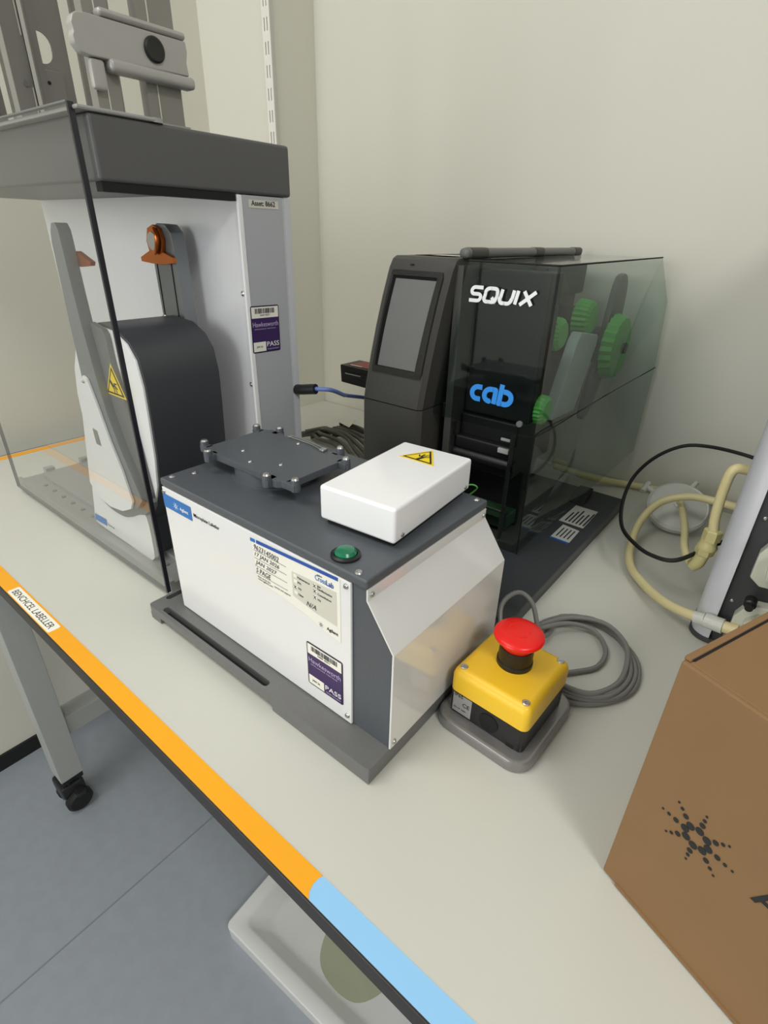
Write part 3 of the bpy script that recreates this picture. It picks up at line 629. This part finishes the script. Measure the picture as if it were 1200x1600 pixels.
obj('asset_label', decal(rect(0.2095, 0.2525, 0.4470, 0.4550), (-0.3618, 0, 0), Y, Z), 'paper2', cp)
text('Asset: 8662', 'ink', cp, yzp(0.2130, 0.4493), Y, Z, width=0.0345, bold=0.012, off=0.0007)
test_label(cp, yzp(0.1975, 0.2880), (0, 1, -0.02), (0, 0.02, 1), 0.0445, 0.0555)
for y, z in ((0.175, 0.357), (0.176, 0.248)): obj('screw', lathe((y * 0 - 0.372, 0.1985, z), [(0, 0), (0.003, 0), (0.003, 0.0008), (0.0012, 0.0016), (0, 0.0010)], negy, 14), 'steel', H)
obj('handler_base', join(xy([(-0.862, 0.040), (-0.37, 0.040), (-0.37, 0.272), (-0.862, 0.272)], 0.0, 0.018, 0.001), xy([(-0.845, 0.075), (-0.37, 0.075), (-0.37, 0.165), (-0.845, 0.165)], 0.018, 0.0245, 0.001), box(-0.858, -0.845, 0.082, 0.098, 0.018, 0.030, 0.001), box(-0.858, -0.845, 0.145, 0.160, 0.018, 0.030, 0.001), box(-0.862, -0.37, 0.040, 0.046, 0.018, 0.022)), 'silver', H)
for i in range(12): obj('rail_bolt', cyl((-0.80 + 0.035 * i, 0.062, 0.0180), 0.0035, 0.002, 'z', 10), 'rackgrey', H)
# robot
body_pts = [(-0.543, 0.291), (-0.562, 0.262), (-0.572, 0.228), (-0.574, 0.197), (-0.575, 0.155), (-0.585, 0.097), (-0.600, 0.025), (-0.437, 0.025), (-0.435, 0.081), (-0.413, 0.109), (-0.398, 0.142), (-0.391, 0.181), (-0.388, 0.233), (-0.387, 0.268), (-0.3925, 0.296), (-0.406, 0.312), (-0.430, 0.323), (-0.471, 0.326), (-0.520, 0.312)]
rbm = obj('robot_body', xz(body_pts, 0.0655, 0.163, 0.001), 'wrap', H, label='dark grey curved robot housing')
obj('robot_face', xz([(p[0] + (0.002 if p[0] < -0.48 else -0.0025), p[1] - 0.002) for p in body_pts], 0.0625, 0.0654, 0.0006), 'white', H, label='white front face of the robot')
obj('robot_foot', xz(smooth_poly([(-0.577, 0.092), (-0.592, 0.051), (-0.600, 0.026), (-0.579, 0.0200), (-0.50, 0.019), (-0.438, 0.0185), (-0.428, 0.049), (-0.429, 0.086), (-0.439, 0.093), (-0.461, 0.080), (-0.488, 0.070), (-0.524, 0.069), (-0.554, 0.077)], 3), 0.0550, 0.0624, 0.0006), 'white', H, label='white lower cover of the robot')
obj('arm_joint', xz(smooth_poly([(-0.560, 0.090), (-0.548, 0.112), (-0.50, 0.14), (-0.44, 0.14), (-0.405, 0.118), (-0.425, 0.096), (-0.445, 0.088), (-0.466, 0.078), (-0.490, 0.069), (-0.524, 0.068), (-0.548, 0.075)], 3), 0.0535, 0.0622, 0.0006), 'mech', H)
front = [(-0.4965, 0.408), (-0.4930, 0.419), (-0.4870, 0.4265), (-0.4790, 0.4270), (-0.4740, 0.420), (-0.4735, 0.410), (-0.4720, 0.360), (-0.4700, 0.325), (-0.4640, 0.272), (-0.4560, 0.225), (-0.442, 0.184), (-0.426, 0.151), (-0.412, 0.122), (-0.430, 0.105), (-0.50, 0.10), (-0.545, 0.11), (-0.520, 0.19), (-0.503, 0.255), (-0.5005, 0.321)]
obj('arm_base', xz(smooth_poly([(-0.512, 0.300), (-0.480, 0.3255), (-0.455, 0.3245), (-0.4405, 0.318), (-0.4390, 0.291), (-0.434, 0.263), (-0.422, 0.228), (-0.413, 0.160), (-0.412, 0.105), (-0.46, 0.09), (-0.545, 0.10), (-0.529, 0.204)], 3), 0.0560, 0.0624, 0.0006), 'mech', H, label='mid grey plate carrying the front arm')
af = obj('gripper_arm', xz(front, 0.0460, 0.0600, 0.0010), 'armgrey', H, label='grey front gripper arm')
obj('arm_cover', xz([(-0.490, 0.266), (-0.497, 0.262), (-0.518, 0.216), (-0.532, 0.170), (-0.551, 0.107), (-0.536, 0.092), (-0.503, 0.085), (-0.467, 0.090), (-0.441, 0.102), (-0.432, 0.115), (-0.442, 0.154), (-0.458, 0.192), (-0.471, 0.234), (-0.482, 0.263)], 0.0425, 0.0458, 0.0008), 'white', af, label='white triangular cover on the arm')
obj('cover_slot', decal([(-0.497, 0.1985), (-0.486, 0.1975), (-0.484, 0.178), (-0.496, 0.178)], (0, 0.0425, 0), X, Z), 'rackgrey', af)
screw((-0.4905, 0.0425, 0.2585), negy, af, 0.002)
rear = [(-0.503, 0.300), (-0.506, 0.411), (-0.499, 0.424), (-0.486, 0.4295), (-0.468, 0.4285), (-0.458, 0.420), (-0.455, 0.405), (-0.452, 0.300)]
ar = obj('gripper_arm', xz(rear, 0.166, 0.184, 0.0012), 'armgrey', H, label='grey rear gripper arm')
obj('arm_groove', xz([(-0.4985, 0.318), (-0.4985, 0.386), (-0.4965, 0.386), (-0.4965, 0.318)], 0.1655, 0.1662), 'blackslot', ar)
obj('arm_groove', xz([(-0.4660, 0.318), (-0.4660, 0.386), (-0.4640, 0.386), (-0.4640, 0.318)], 0.1655, 0.1662), 'blackslot', ar)
og = [(-0.500, 0.424), (-0.506, 0.410), (-0.503, 0.399), (-0.526, 0.391), (-0.5255, 0.386), (-0.500, 0.3845), (-0.473, 0.3845), (-0.452, 0.387), (-0.452, 0.393), (-0.474, 0.399), (-0.470, 0.412), (-0.475, 0.424), (-0.487, 0.428)]
gr = obj('gripper_clip', xz(og, 0.161, 0.1655, 0.0006), 'copper', ar, label='copper coloured gripper clip')
obj('clip_boss', join(cyl((-0.487, 0.1612, 0.410), 0.010, 0.004, negy, 24), ), 'steel', gr)
obj('clip_spring', tube([(-0.480, 0.1585, 0.424), (-0.474, 0.157, 0.414), (-0.478, 0.157, 0.402), (-0.486, 0.1585, 0.397)], 0.0025, 6, 8), 'copper', gr)
obj('gripper_clip', xz([(-0.520, 0.391), (-0.500, 0.399), (-0.474, 0.400), (-0.446, 0.3905), (-0.4490, 0.3865), (-0.470, 0.3845), (-0.520, 0.3850)], 0.0601, 0.0660, 0.0006), 'copper', af, label='copper coloured gripper clip')
obj('housing_screw', lathe((-0.475, 0.152, 0.3255), [(0, 0), (0.003, 0), (0.0025, 0.0012), (0, 0.0014)], 'z', 12), 'steel', rbm)
warn_sign(H, (0, 0.0558, 0), X, Z, [(-0.4400, 0.2860), (-0.4650, 0.2470), (-0.4180, 0.2470)])
obj('logo_badge', decal([(-0.598, 0.026), (-0.560, 0.028), (-0.558, 0.040), (-0.595, 0.038)], (0, 0.0550, 0), X, Z), 'agblue', H)
text('Benchcel', 'greyink', H, (-0.555, 0.0550, 0.0310), X, Z, width=0.018)
# clear door
dr = obj('door', box(-0.850, -0.3695, 0.0330, 0.0375, 0.0120, 0.5165), 'acrylic', H, label='clear acrylic front door')
obj('door_edge', join(box(-0.3694, -0.3660, 0.0326, 0.0379, 0.0105, 0.5170, 0.0004)), 'acryledge', dr, label='dark edge of the clear door')
for q in ((-0.850, -0.3695, 0.0328, 0.0377, 0.0105, 0.0119), (-0.8515, -0.8501, 0.0328, 0.0377, 0.0105, 0.5165), (-0.850, -0.3695, 0.0328, 0.0377, 0.5166, 0.5180)): obj('door_edge', box(*q), 'mech', dr, label='grey edge of the clear door')

# plate racks standing on the header
def rack(x, label, y0, y1):
    t = thing('plate_rack', label, 'rack', (x - 0.045, 0.12, 0.5115), 0, 'sheet metal plate racks on the handler')
    z0, z1 = 0.5155, 0.80; ym = (y0 + y1) / 2 + 0.003
    hole = [rrect(ym - 0.011, ym + 0.011, 0.5665, 0.592, 0.0105, 6)] if y1 - y0 > 0.04 else []
    fpn = holed([(y0, z0), (y1, z0), (y1, z1), (y0, z1)], hole, 0, 0.0015)
    fpn.transform(Matrix(((0, 0, 1, x - 0.0015), (1, 0, 0, 0), (0, 1, 0, 0), (0, 0, 0, 1))))
    bmesh.ops.recalc_face_normals(fpn, faces=fpn.faces)
    obj('front_rail', join(fpn, box(x - 0.012, x - 0.0016, y0, y0 + 0.0015, z0, z1), box(x - 0.012, x - 0.0016, y1 - 0.0015, y1, z0, z1)), 'rackgrey', t)
    obj('rear_rail', join(box(x - 0.0015, x, 0.1225, 0.1595, z0, z1), box(x - 0.03, x - 0.0016, 0.158, 0.1595, z0, z1), box(x - 0.012, x - 0.0016, 0.1225, 0.124, z0, z1)), 'rackgrey', t)
    obj('far_rail', join(box(x - 0.086, x - 0.0845, 0.056, 0.068, z0, z1), box(x - 0.086, x - 0.076, 0.056, 0.0575, z0, z1)), 'rackgrey', t)
    ys = y0 + (0.010 if y1 - y0 < 0.04 else 0.016)
    for za, zb in ((z0, 0.545), (0.585, z1)): obj('rail_seam', box(x + 0.0001, x + 0.0005, ys, ys + 0.0010, za, zb), 'paper2', t)
    obj('rail_seam', box(x + 0.0001, x + 0.0005, 0.1330, 0.1342, z0, z1), 'paper2', t)
    obj('rack_foot', box(x - 0.087, x + 0.001, 0.0505, 0.165, 0.5152, 0.5168), 'silver', t)
    return t
r1 = rack(-0.390, 'grey sheet metal plate rack carrying the silver release handle', 0.0725, 0.0955)
r2 = rack(-0.502, 'grey sheet metal plate rack standing second from the silver release handle', 0.049, 0.107)
r3 = rack(-0.700, 'grey sheet metal plate rack farthest from the silver release handle', 0.049, 0.107)
hx = -0.3795
hn = obj('release_handle', yz([(0.0600, 0.5555), (0.0555, 0.5610), (0.0550, 0.5660), (0.0565, 0.5690), (0.0555, 0.5745), (0.0580, 0.5800), (0.0620, 0.5825), (0.0700, 0.5835), (0.1640, 0.5838), (0.1650, 0.5755), (0.1630, 0.5670), (0.1645, 0.5570), (0.0680, 0.5545)], hx - 0.010, hx, 0.0014), 'alu2', r1, label='silver release handle of the rack')
obj('grip_bar', box(hx - 0.012, hx + 0.0005, 0.0810, 0.1650, 0.5842, 0.5905, 0.0030, 3), 'alu2', hn)
obj('grip_bar', box(hx - 0.012, hx + 0.003, 0.0830, 0.1690, 0.5465, 0.5566, 0.0036, 3), 'alu2', hn)
obj('handle_leg', box(hx - 0.0098, hx - 0.002, 0.0670, 0.0805, 0.532, 0.5545, 0.003), 'alu2', hn)
obj('knob', lathe((hx, 0.1290, 0.5705), [(0, 0), (0.0100, 0), (0.0100, 0.0020), (0.0085, 0.0032), (0, 0.0024)], 'x', 32), 'black', hn, label='round black knob')
obj('hole_plate', box(-0.5015, -0.4995, 0.069, 0.097, 0.528, 0.562, 0.001), 'rackgrey', r2)
for y_, r_ in ((0.0745, 0.0022), (0.0815, 0.0016)): obj('hole', cyl((-0.4994, y_, 0.551), r_, 0.0006, 'x', 12), 'blackslot', r2)
obj('screw', cyl((-0.5020, 0.0600, 0.5475), 0.003, 0.001, 'x', 16), 'steel', r2)

# ------------------------------------------------------------------ cables and small things behind
t = thing('patch_cable', 'blue cable with a black plug leaving the back of the white tower', 'cable', (-0.34, 0.30, 0))
obj('plug', tube([(-0.3624, 0.2675, 0.2300), (-0.352, 0.2690, 0.2315), (-0.338, 0.2720, 0.2340), (-0.331, 0.2735, 0.2350)], 0.0070, 4, 14), 'black', t)
obj('cord', tube([(-0.333, 0.273, 0.2350), (-0.318, 0.290, 0.2330), (-0.345, 0.345, 0.2100), (-0.395, 0.405, 0.1880), (-0.375, 0.47, 0.165), (-0.34, 0.52, 0.10)], 0.0030, 8, 12), 'bluecable', t)
t = thing('barcode_scanner', 'small black scanner unit with a red label beside the printer touchscreen', 'scanner', (-0.41, 0.46, 0.20))
obj('scanner_body', prism((0, 0.440, 0), X, Z, [(-0.4400, 0.1965), (-0.335, 0.1935), (-0.335, 0.2250), (-0.4420, 0.2260)], (0, 0.05, 0), 0.0015), 'black', t)
obj('scanner_window', box(-0.4330, -0.345, 0.4392, 0.4399, 0.2060, 0.2160), mat('scan_glass', (30, 32, 36), 0.08), t)
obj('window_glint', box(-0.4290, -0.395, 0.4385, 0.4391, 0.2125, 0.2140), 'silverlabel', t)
obj('red_label', xy([(-0.428, 0.446), (-0.35, 0.446), (-0.35, 0.484), (-0.425, 0.484)], 0.2258, 0.2264), 'redlabel', t)
obj('white_strip', box(-0.425, -0.40, 0.4470, 0.4500, 0.2265, 0.2268), 'paper', t)
obj('bracket', join(box(-0.3350, -0.3225, 0.455, 0.475, 0.20, 0.218), ), 'mechdark', t)
t = thing('cable_bundle', 'coiled dark grey cable bundle lying between the white tower and the printer', 'cable', (-0.56, 0.60, 0))
rnd = random.Random(11)
for k in range(9):
    dz = 0.004 + 0.0048 * (k % 4); dy = 0.011 * k - 0.035; 
    pts = [(-0.700 + 0.008 * k, 0.570 + dy * 0.7, dz), (-0.665 + 0.006 * k, 0.602 + dy * 0.7, dz + 0.007), (-0.62, 0.590 + dy, dz + 0.014 + 0.003 * (k % 3)), (-0.56, 0.585 + dy * 1.1 + rnd.uniform(-.008, .008), dz + 0.017), (-0.50, 0.560 + dy * 1.2, dz + 0.011), (-0.44, 0.53 + dy * 1.1, dz + 0.004), (-0.38, 0.515 + dy * 0.9, dz)]
    obj('cable_strand', tube(pts, 0.0042, 7, 10), 'darkcable', t)
tg = obj('cable_tag', prism((-0.655, 0.632, 0.040), Vector((0.95, -0.30, 0.02)), Vector((0.22, 0.62, 0.55)).normalized(), rect(0, 0.085, 0, 0.022), (0, -0.0004, 0.0004)), 'paper2', t, label='pale label tied round the cables')

# ------------------------------------------------------------------ emergency stop
EA = R(-2.3)
E_ = thing('emergency_stop', 'yellow emergency stop box with red mushroom button on a grey plate', 'switch', (0.0530, 0.1480, 0), EA)
lo_ = dict(local=True)
def plate_b():
    bm = newbm(); A = []
    for ins, z in ((0.0005, 0.0), (0.0, 0.001), (0.0, 0.0085), (0.0015, 0.0112), (0.0045, 0.0125)):
        A.append([bm.verts.new((p[0], p[1], z)) for p in rrect(-0.0505 + ins, 0.0505 - ins, -0.0555 + ins, 0.0560 - ins, 0.019 - ins, 8)])
    for a, c in zip(A, A[1:]):
        for i in range(len(a)): bm.faces.new((a[i], a[(i + 1) % len(a)], c[(i + 1) % len(a)], c[i]))
    bm.faces.new(A[0][::-1]); bm.faces.new(A[-1]); bmesh.ops.recalc_face_normals(bm, faces=bm.faces); return bm
obj('base_plate', plate_b(), mat('cast_grey', (142, 140, 138), 0.26, metal=0.5, vary=0.05, scale=300, bump=0.05), E_, True, label='silver grey rounded weighted plate')
def rbox(x0, x1, y0, y1, z0, z1, r, bev):
    return prism((0, 0, z0), X, Y, rrect(x0, x1, y0, y1, r, 5), (0, 0, z1 - z0), bev, 3)
bx = obj('box_bottom', rbox(-0.0395, 0.0395, -0.0420, 0.0420, 0.0125, 0.0405, 0.005, 0.0008), 'black', E_, True)
lidb = newbm(); A = []
for ins, z in ((0.0, 0.0405), (0.0, 0.0580), (0.0014, 0.0625), (0.0045, 0.0655), (0.008, 0.0665)):
    A.append([lidb.verts.new((p[0], p[1], z)) for p in rrect(-0.0405 + ins, 0.0405 - ins, -0.0430 + ins, 0.0430 - ins, 0.007 - ins * 0.5, 6)])
for a, c in zip(A, A[1:]):
    for i in range(len(a)): lidb.faces.new((a[i], a[(i + 1) % len(a)], c[(i + 1) % len(a)], c[i]))
lidb.faces.new(A[0][::-1]); lidb.faces.new(A[-1]); bmesh.ops.recalc_face_normals(lidb, faces=lidb.faces)
ld = obj('box_lid', lidb, 'yellow', E_, True, smooth=50)
for x, y in ((-0.032, -0.0345), (0.032, -0.0345), (0.032, 0.0345), (-0.032, 0.0345)):
    obj('screw', lathe((x, y, 0.0662), [(0, 0), (0.0036, 0), (0.0036, 0.0006), (0.0030, 0.0010), (0.0012, 0.0009), (0.0010, 0.0003), (0, 0.0003)], 'z', 16), 'steel', ld, True)
obj('collar', lathe((-0.0005, 0.0035, 0.0664), [(0, 0), (0.0170, 0), (0.0170, 0.004), (0.0160, 0.0045), (0.0160, 0.0210), (0, 0.0210)], 'z', 36), 'black', E_, True)
rbn = obj('red_button', lathe((-0.0005, 0.0035, 0.0862), [(0, 0.0), (0.0150, 0.0), (0.0156, 0.0062), (0.0178, 0.0090), (0.0226, 0.0108), (0.0234, 0.0126), (0.0230, 0.0142), (0.0215, 0.0160), (0.0165, 0.0176), (0.0100, 0.0184), (0, 0.0186)], 'z', 48), 'red', E_, True, label='red mushroom push button')
arr = []
for k in range(3):
    a0 = 120 * k; ring = arc(0, 0, 0.0105, 0.0105, a0 + 15, a0 + 95, 8); inner = arc(0, 0, 0.0085, 0.0085, a0 + 95, a0 + 15, 8)
    arr.append(prism((-0.0005, 0.0035, 0.1043), X, Y, ring + inner, (0, 0, 0.0006)))
obj('turn_arrow', join(*arr), 'red', rbn, True)
nb = Matrix(((1, 0, 0), (0, 0, -1), (0, 1, 0)))
obj('knockout', lathe((0.0040, -0.0418, 0.0255), [(0.0090, 0), (0.0100, 0), (0.0100, 0.0009), (0.0090, 0.0009)], nb, 32), 'blackslot', bx, True)
obj('knockout', lathe((0.0040, -0.0419, 0.0255), [(0, 0), (0.0088, 0), (0.0088, 0.0005), (0, 0.0005)], nb, 32), 'rubber', bx, True)
rl = obj('rating_label', decal(rect(-0.0355, -0.0150, 0.0155, 0.0385), (0, -0.0420, 0), X, Z), mat('foil_label', (150, 150, 148), 0.35, vary=0.15, scale=500), bx, True, label='silver rating label')
text('CE', 'ink', rl, (-0.0245, -0.0420, 0.0260), X, Z, width=0.0075, local=True, off=0.0006)
text('IP65', 'ink', rl, (-0.0340, -0.0420, 0.0350), X, Z, width=0.0090, local=True, off=0.0006)
text('AC-15  240V', 'ink', rl, (-0.0340, -0.0420, 0.0200), X, Z, width=0.014, local=True, off=0.0006)
obj('base_notch', box(0.0235, 0.0310, -0.0422, -0.0405, 0.0126, 0.0165), 'blackslot', bx, True)
# its cable: runs from the labeller, loops over the box corner, then coils
def coil_pts():
    P = [(0.0105, 0.214, 0.030), (-0.004, 0.236, 0.055), (0.003, 0.262, 0.062), (0.020, 0.268, 0.050), (0.036, 0.262, 0.020), (0.040, 0.285, 0.007)]
    cx, cy = 0.0805, 0.270
    for k in range(1, 42):
        a = R(165 - 36 * k * 0.95); g = 1 - 0.0045 * k + 0.05 * math.sin(k * 1.7)
        P.append((cx + 0.0635 * g * math.cos(a), cy + 0.0765 * g * math.sin(a), 0.0032 + 0.0035 * ((k // 10) % 4)))
    return P
obj('cable', tube(coil_pts(), 0.0028, 5, 10), 'greycable', E_)
obj('cable', tube([(0.058, 0.1905, 0.022), (0.060, 0.204, 0.016), (0.070, 0.226, 0.006), (0.088, 0.2480, 0.0035), (0.1035, 0.272, 0.0035), (0.102, 0.302, 0.005), (0.080, 0.324, 0.0075), (0.052, 0.308, 0.014), (0.030, 0.27, 0.018)], 0.0028, 8, 10), 'greycable', E_)
obj('cable', tube([(-0.010, 0.222, 0.062), (-0.006, 0.232, 0.040), (0.004, 0.238, 0.020), (0.012, 0.245, 0.006)], 0.0018, 6, 8), 'greycable', E_)

# ------------------------------------------------------------------ instrument, hoses and filter on the right
I = thing('pump_instrument', 'dark instrument with rounded silver aluminium corner post behind the cardboard box', 'instrument', (0.3, 0.55, 0))
obj('corner_post', prism((0, 0, 0.006), X, Y, [(0.190, 0.4030)] + [(0.188 - 0.020 * math.sin(R(a)) , 0.4230 - 0.020 * math.cos(R(a))) for a in range(0, 91, 10)] + [(0.168, 0.4600), (0.190, 0.4600)], (0, 0, 0.52)), 'alu', I)
obj('post_foot', prism((0, 0, 0.0), X, Y, [(0.192, 0.4015)] + [(0.188 - 0.0215 * math.sin(R(a)) , 0.4230 - 0.0215 * math.cos(R(a))) for a in range(0, 91, 10)] + [(0.1665, 0.4600), (0.192, 0.4600)], (0, 0, 0.0062)), 'instdark', I)
fpi = obj('front_plate', box(0.1902, 0.52, 0.4120, 0.4200, 0.0, 0.526, 0.0008), 'instdark', I)
obj('case', box(0.1925, 0.52, 0.4205, 0.79, 0.0, 0.526, 0.003), 'instdark', I)
for z in (0.061, 0.168, 0.275): screw((0.1975, 0.4120, z), nb, fpi, 0.0024)
def valve(z):
    v = obj('valve', join(prism((0, 0.3960, 0), X, Z, [(0.2040, z - 0.026), (0.2040, z + 0.004), (0.2130, z + 0.024), (0.2500, z + 0.030), (0.2500, z - 0.030), (0.2150, z - 0.034)], (0, 0.0158, 0), 0.002),
              prism((0, 0.3860, 0), X, Z, [(0.2170, z - 0.020), (0.2140, z + 0.006), (0.2240, z + 0.018), (0.2480, z + 0.020), (0.2480, z - 0.024)], (0, 0.012, 0), 0.002)), 'valve', I, label='beige valve block')
    obj('valve_port', lathe((0.2135, 0.3930, z + 0.033), [(0, 0), (0.006, 0), (0.006, 0.012), (0.004, 0.013), (0.004, 0.02), (0, 0.02)], nb, 16), 'black', v)
    return v
valve(0.047); valve(0.130)
obj('port_elbow', join(box(0.202, 0.222, 0.388, 0.4119, 0.004, 0.022, 0.003), ), 'valve', I)
t = thing('filter_disc', 'white round disc filter lying on the bench among the cream hoses', 'filter', (0.084, 0.690, 0))
ax = Matrix.Rotation(R(8), 3, 'Y') @ Matrix.Rotation(R(33), 3, 'X')
fc = Vector((0.0840, 0.690, 0.0345))
obj('housing', lathe(fc, [(0, -0.012), (0.030, -0.012), (0.044, -0.008), (0.047, -0.004), (0.047, 0.004), (0.044, 0.007), (0.042, 0.006), (0.032, 0.0085), (0.012, 0.011), (0, 0.011)], ax, 48), 'frost', t)
obj('inlet_barb', lathe(fc, [(0, 0.010), (0.008, 0.010), (0.008, 0.014), (0.005, 0.015), (0.005, 0.021), (0.0035, 0.023), (0, 0.023)], ax, 20), 'frost', t)
vl = lambda *p: fc + ax @ Vector(p)
obj('vent_luer', join(tube([vl(-0.044, 0.012, 0), vl(-0.058, 0.016, 0)], 0.0042, 2, 10, curve=False), tube([vl(-0.058, 0.024, 0), vl(-0.060, 0.004, 0)], 0.0052, 2, 10, curve=False)), 'frost', t)
obj('vent_luer', tube([vl(0.004, 0.046, 0), vl(0.006, 0.060, 0.0)], 0.0042, 2, 10, curve=False), 'frost', t)
HR = 0.0058
t = thing('hose', 'thick cream hose looping in front of the round disc filter to a white coupling', 'hose', (0.09, 0.5, 0))
obj('hose_tube', tube([(0.1790, 0.3980, 0.0330), (0.160, 0.4030, 0.0280), (0.132, 0.4220, 0.0200), (0.100, 0.4580, 0.0120), (0.071, 0.4980, 0.0100), (0.056, 0.5450, 0.0140), (0.050, 0.6000, 0.0320), (0.064, 0.6350, 0.0580), (0.098, 0.6450, 0.0760), (0.138, 0.6400, 0.0820), (0.185, 0.64, 0.080)], HR, 8, 14), 'hose', t)
cpx = obj('coupling', join(tube([(0.1690, 0.3975, 0.0305), (0.1800, 0.3960, 0.0330)], 0.0075, 2, 14, False), tube([(0.1801, 0.3960, 0.0330), (0.1990, 0.3935, 0.0350)], 0.0090, 2, 12, False)), 'frost', t)
obj('coupling', tube([(0.1991, 0.3935, 0.0350), (0.2130, 0.392, 0.0370)], 0.0070, 2, 14, False), 'hose', t)
t = thing('hose', 'long cream hose running along the wall from behind the printer', 'hose', (0.04, 0.80, 0))
obj('hose_tube', tube([(-0.150, 0.735, 0.030), (-0.085, 0.760, 0.016), (-0.030, 0.795, 0.008), (0.040, 0.808, 0.010), (0.095, 0.806, 0.014), (0.160, 0.800, 0.02), (0.30, 0.806, 0.02)], 0.0062, 8, 14), 'hose', t)
t = thing('hose', 'cream hose dropping through a hexagonal coupling into the disc filter', 'hose', (0.15, 0.48, 0))
obj('hose_tube', tube([(0.200, 0.500, 0.185), (0.168, 0.480, 0.192), (0.1525, 0.4700, 0.192), (0.1495, 0.4700, 0.165), (0.1510, 0.4700, 0.130), (0.1540, 0.4700, 0.112)], HR, 8, 14), 'hose', t)
cpl = obj('coupling', join(lathe((0.1545, 0.470, 0.0985), [(0, 0), (0.0105, 0), (0.0105, 0.0130), (0.0085, 0.0150), (0, 0.0150)], 'z', 6), lathe((0.1535, 0.470, 0.0860), [(0, 0), (0.0110, 0), (0.0115, 0.0040), (0.0095, 0.0080), (0.0095, 0.0124), (0, 0.0124)], 'z', 18), lathe((0.1525, 0.470, 0.0760), [(0, 0), (0.0088, 0), (0.0112, 0.003), (0.0112, 0.0098), (0, 0.0098)], 'z', 6)), 'fitting', t)
obj('elbow', tube([(0.1520, 0.470, 0.0765), (0.1500, 0.470, 0.064), (0.1450, 0.4720, 0.056)], 0.0078, 4, 14), 'fitting', t)
obj('hose_tube', tube([(0.1480, 0.4710, 0.0560), (0.1380, 0.4800, 0.0580), (0.1270, 0.5050, 0.0620), (0.1150, 0.5700, 0.0560), (0.1000, 0.6350, 0.0500), tuple(fc + ax @ Vector((0, 0, 0.021)))], 0.0050, 8, 12), 'hose', t)
t = thing('power_lead', 'thin black lead looping in the air beside the printer', 'cable', (0.05, 0.6, 0))
obj('cord', tube([(0.185, 0.70, 0.135), (0.149, 0.700, 0.142), (0.098, 0.720, 0.137), (0.060, 0.720, 0.128), (0.028, 0.700, 0.105), (0.012, 0.660, 0.078), (0.018, 0.600, 0.056), (0.040, 0.530, 0.050), (0.072, 0.480, 0.055), (0.100, 0.455, 0.060), (0.128, 0.452, 0.0665), (0.155, 0.500, 0.075), (0.19, 0.56, 0.085)], 0.0028, 8, 10), 'rubber', t)

# ------------------------------------------------------------------ cardboard box
CA = R(-21.71)
Cb = thing('cardboard_box', 'brown cardboard carton printed with a black starburst of dots', 'box', (0.181, 0.062, 0), CA)
bw, bd, bh, th_ = 0.40, 0.30, 0.2108, 0.004
obj('carton', join(box(0, bw, 0.0, th_, 0.0005, bh, 0.0012), box(0, th_, th_, bd, 0.0005, bh - 0.0005, 0.0010), box(0, bw, bd - th_, bd, 0.0005, bh, 0.001), box(bw - th_, bw, th_, bd - th_, 0.0005, bh), box(th_, bw - th_, th_, bd - th_, 0.0005, 0.004)), 'kraft', Cb, True)
obj('top_flap', box(0.0030, bw, 0.0030, bd * 0.5, bh - 0.0052, bh + 0.0002, 0.0014), 'kraft', Cb, True)
obj('top_flap', box(0.0030, bw, bd * 0.5 + 0.001, bd - 0.003, bh - 0.0052, bh + 0.0002, 0.0014), 'kraft', Cb, True)
obj('side_flap', box(-0.0010, 0.0030, 0.004, bd - 0.004, bh - 0.0010, bh + 0.0016, 0.0006), 'kraft', Cb, True)
obj('flap_gap', box(0.0030, 0.0044, 0.006, bd - 0.006, bh - 0.0010, bh + 0.0006), 'rubber', Cb, True)
obj('flap_gap', box(-0.0006, 0.0040, 0.004, bd - 0.008, bh - 0.0042, bh - 0.0020), 'kraftedge', Cb, True)
obj('bottom_flap', box(0.012, bw, -0.0012, 0.0, 0.0005, 0.0030), 'kraft', Cb, True)
fo = (0, 0.0, 0)
DOTS = []
for k in range(8):
    a = math.pi / 8 + k * math.pi / 4
for (x, z, s) in [(0.0379, 0.1088, 4), (0.0358, 0.1039, 4), (0.038, 0.0989, 4), (0.0431, 0.0972, 4), (0.0483, 0.0994, 4), (0.0505, 0.1043, 4), (0.0482, 0.1092, 4), (0.0431, 0.1111, 4), (0.0337, 0.1126, 3), (0.0304, 0.1158, 2), (0.0275, 0.1183, 1), (0.0298, 0.1036, 3), (0.025, 0.1034, 2), (0.0209, 0.1033, 1), (0.0336, 0.0949, 3), (0.0303, 0.0913, 2), (0.0274, 0.0887, 1), (0.0429, 0.0913, 3), (0.0429, 0.087, 2), (0.0429, 0.0828, 1), (0.0521, 0.0952, 3), (0.0555, 0.0923, 2), (0.0584, 0.0896, 1), (0.0561, 0.1045, 3), (0.0607, 0.1044, 2), (0.0649, 0.1048, 1), (0.0523, 0.1132, 3), (0.0556, 0.1166, 2), (0.0585, 0.1193, 1), (0.0431, 0.1167, 3), (0.0431, 0.1211, 2), (0.0431, 0.1252, 1)]:
    r = (0, 0.0008, 0.0012, 0.0018, 0.0026)[s]
    DOTS.append(decal([(x + r * math.cos(b_), z + r * math.sin(b_)) for b_ in [2 * math.pi * i / 14 for i in range(14)]], fo, X, Z))
obj('logo_mark', join(*DOTS), 'ink', Cb, True, label='black starburst logo of dots')
text('Agilent', 'ink', Cb, (0.0769, 0, 0.0940), X, Z, height=0.0190, bold=0.022, local=True, off=0.0003)
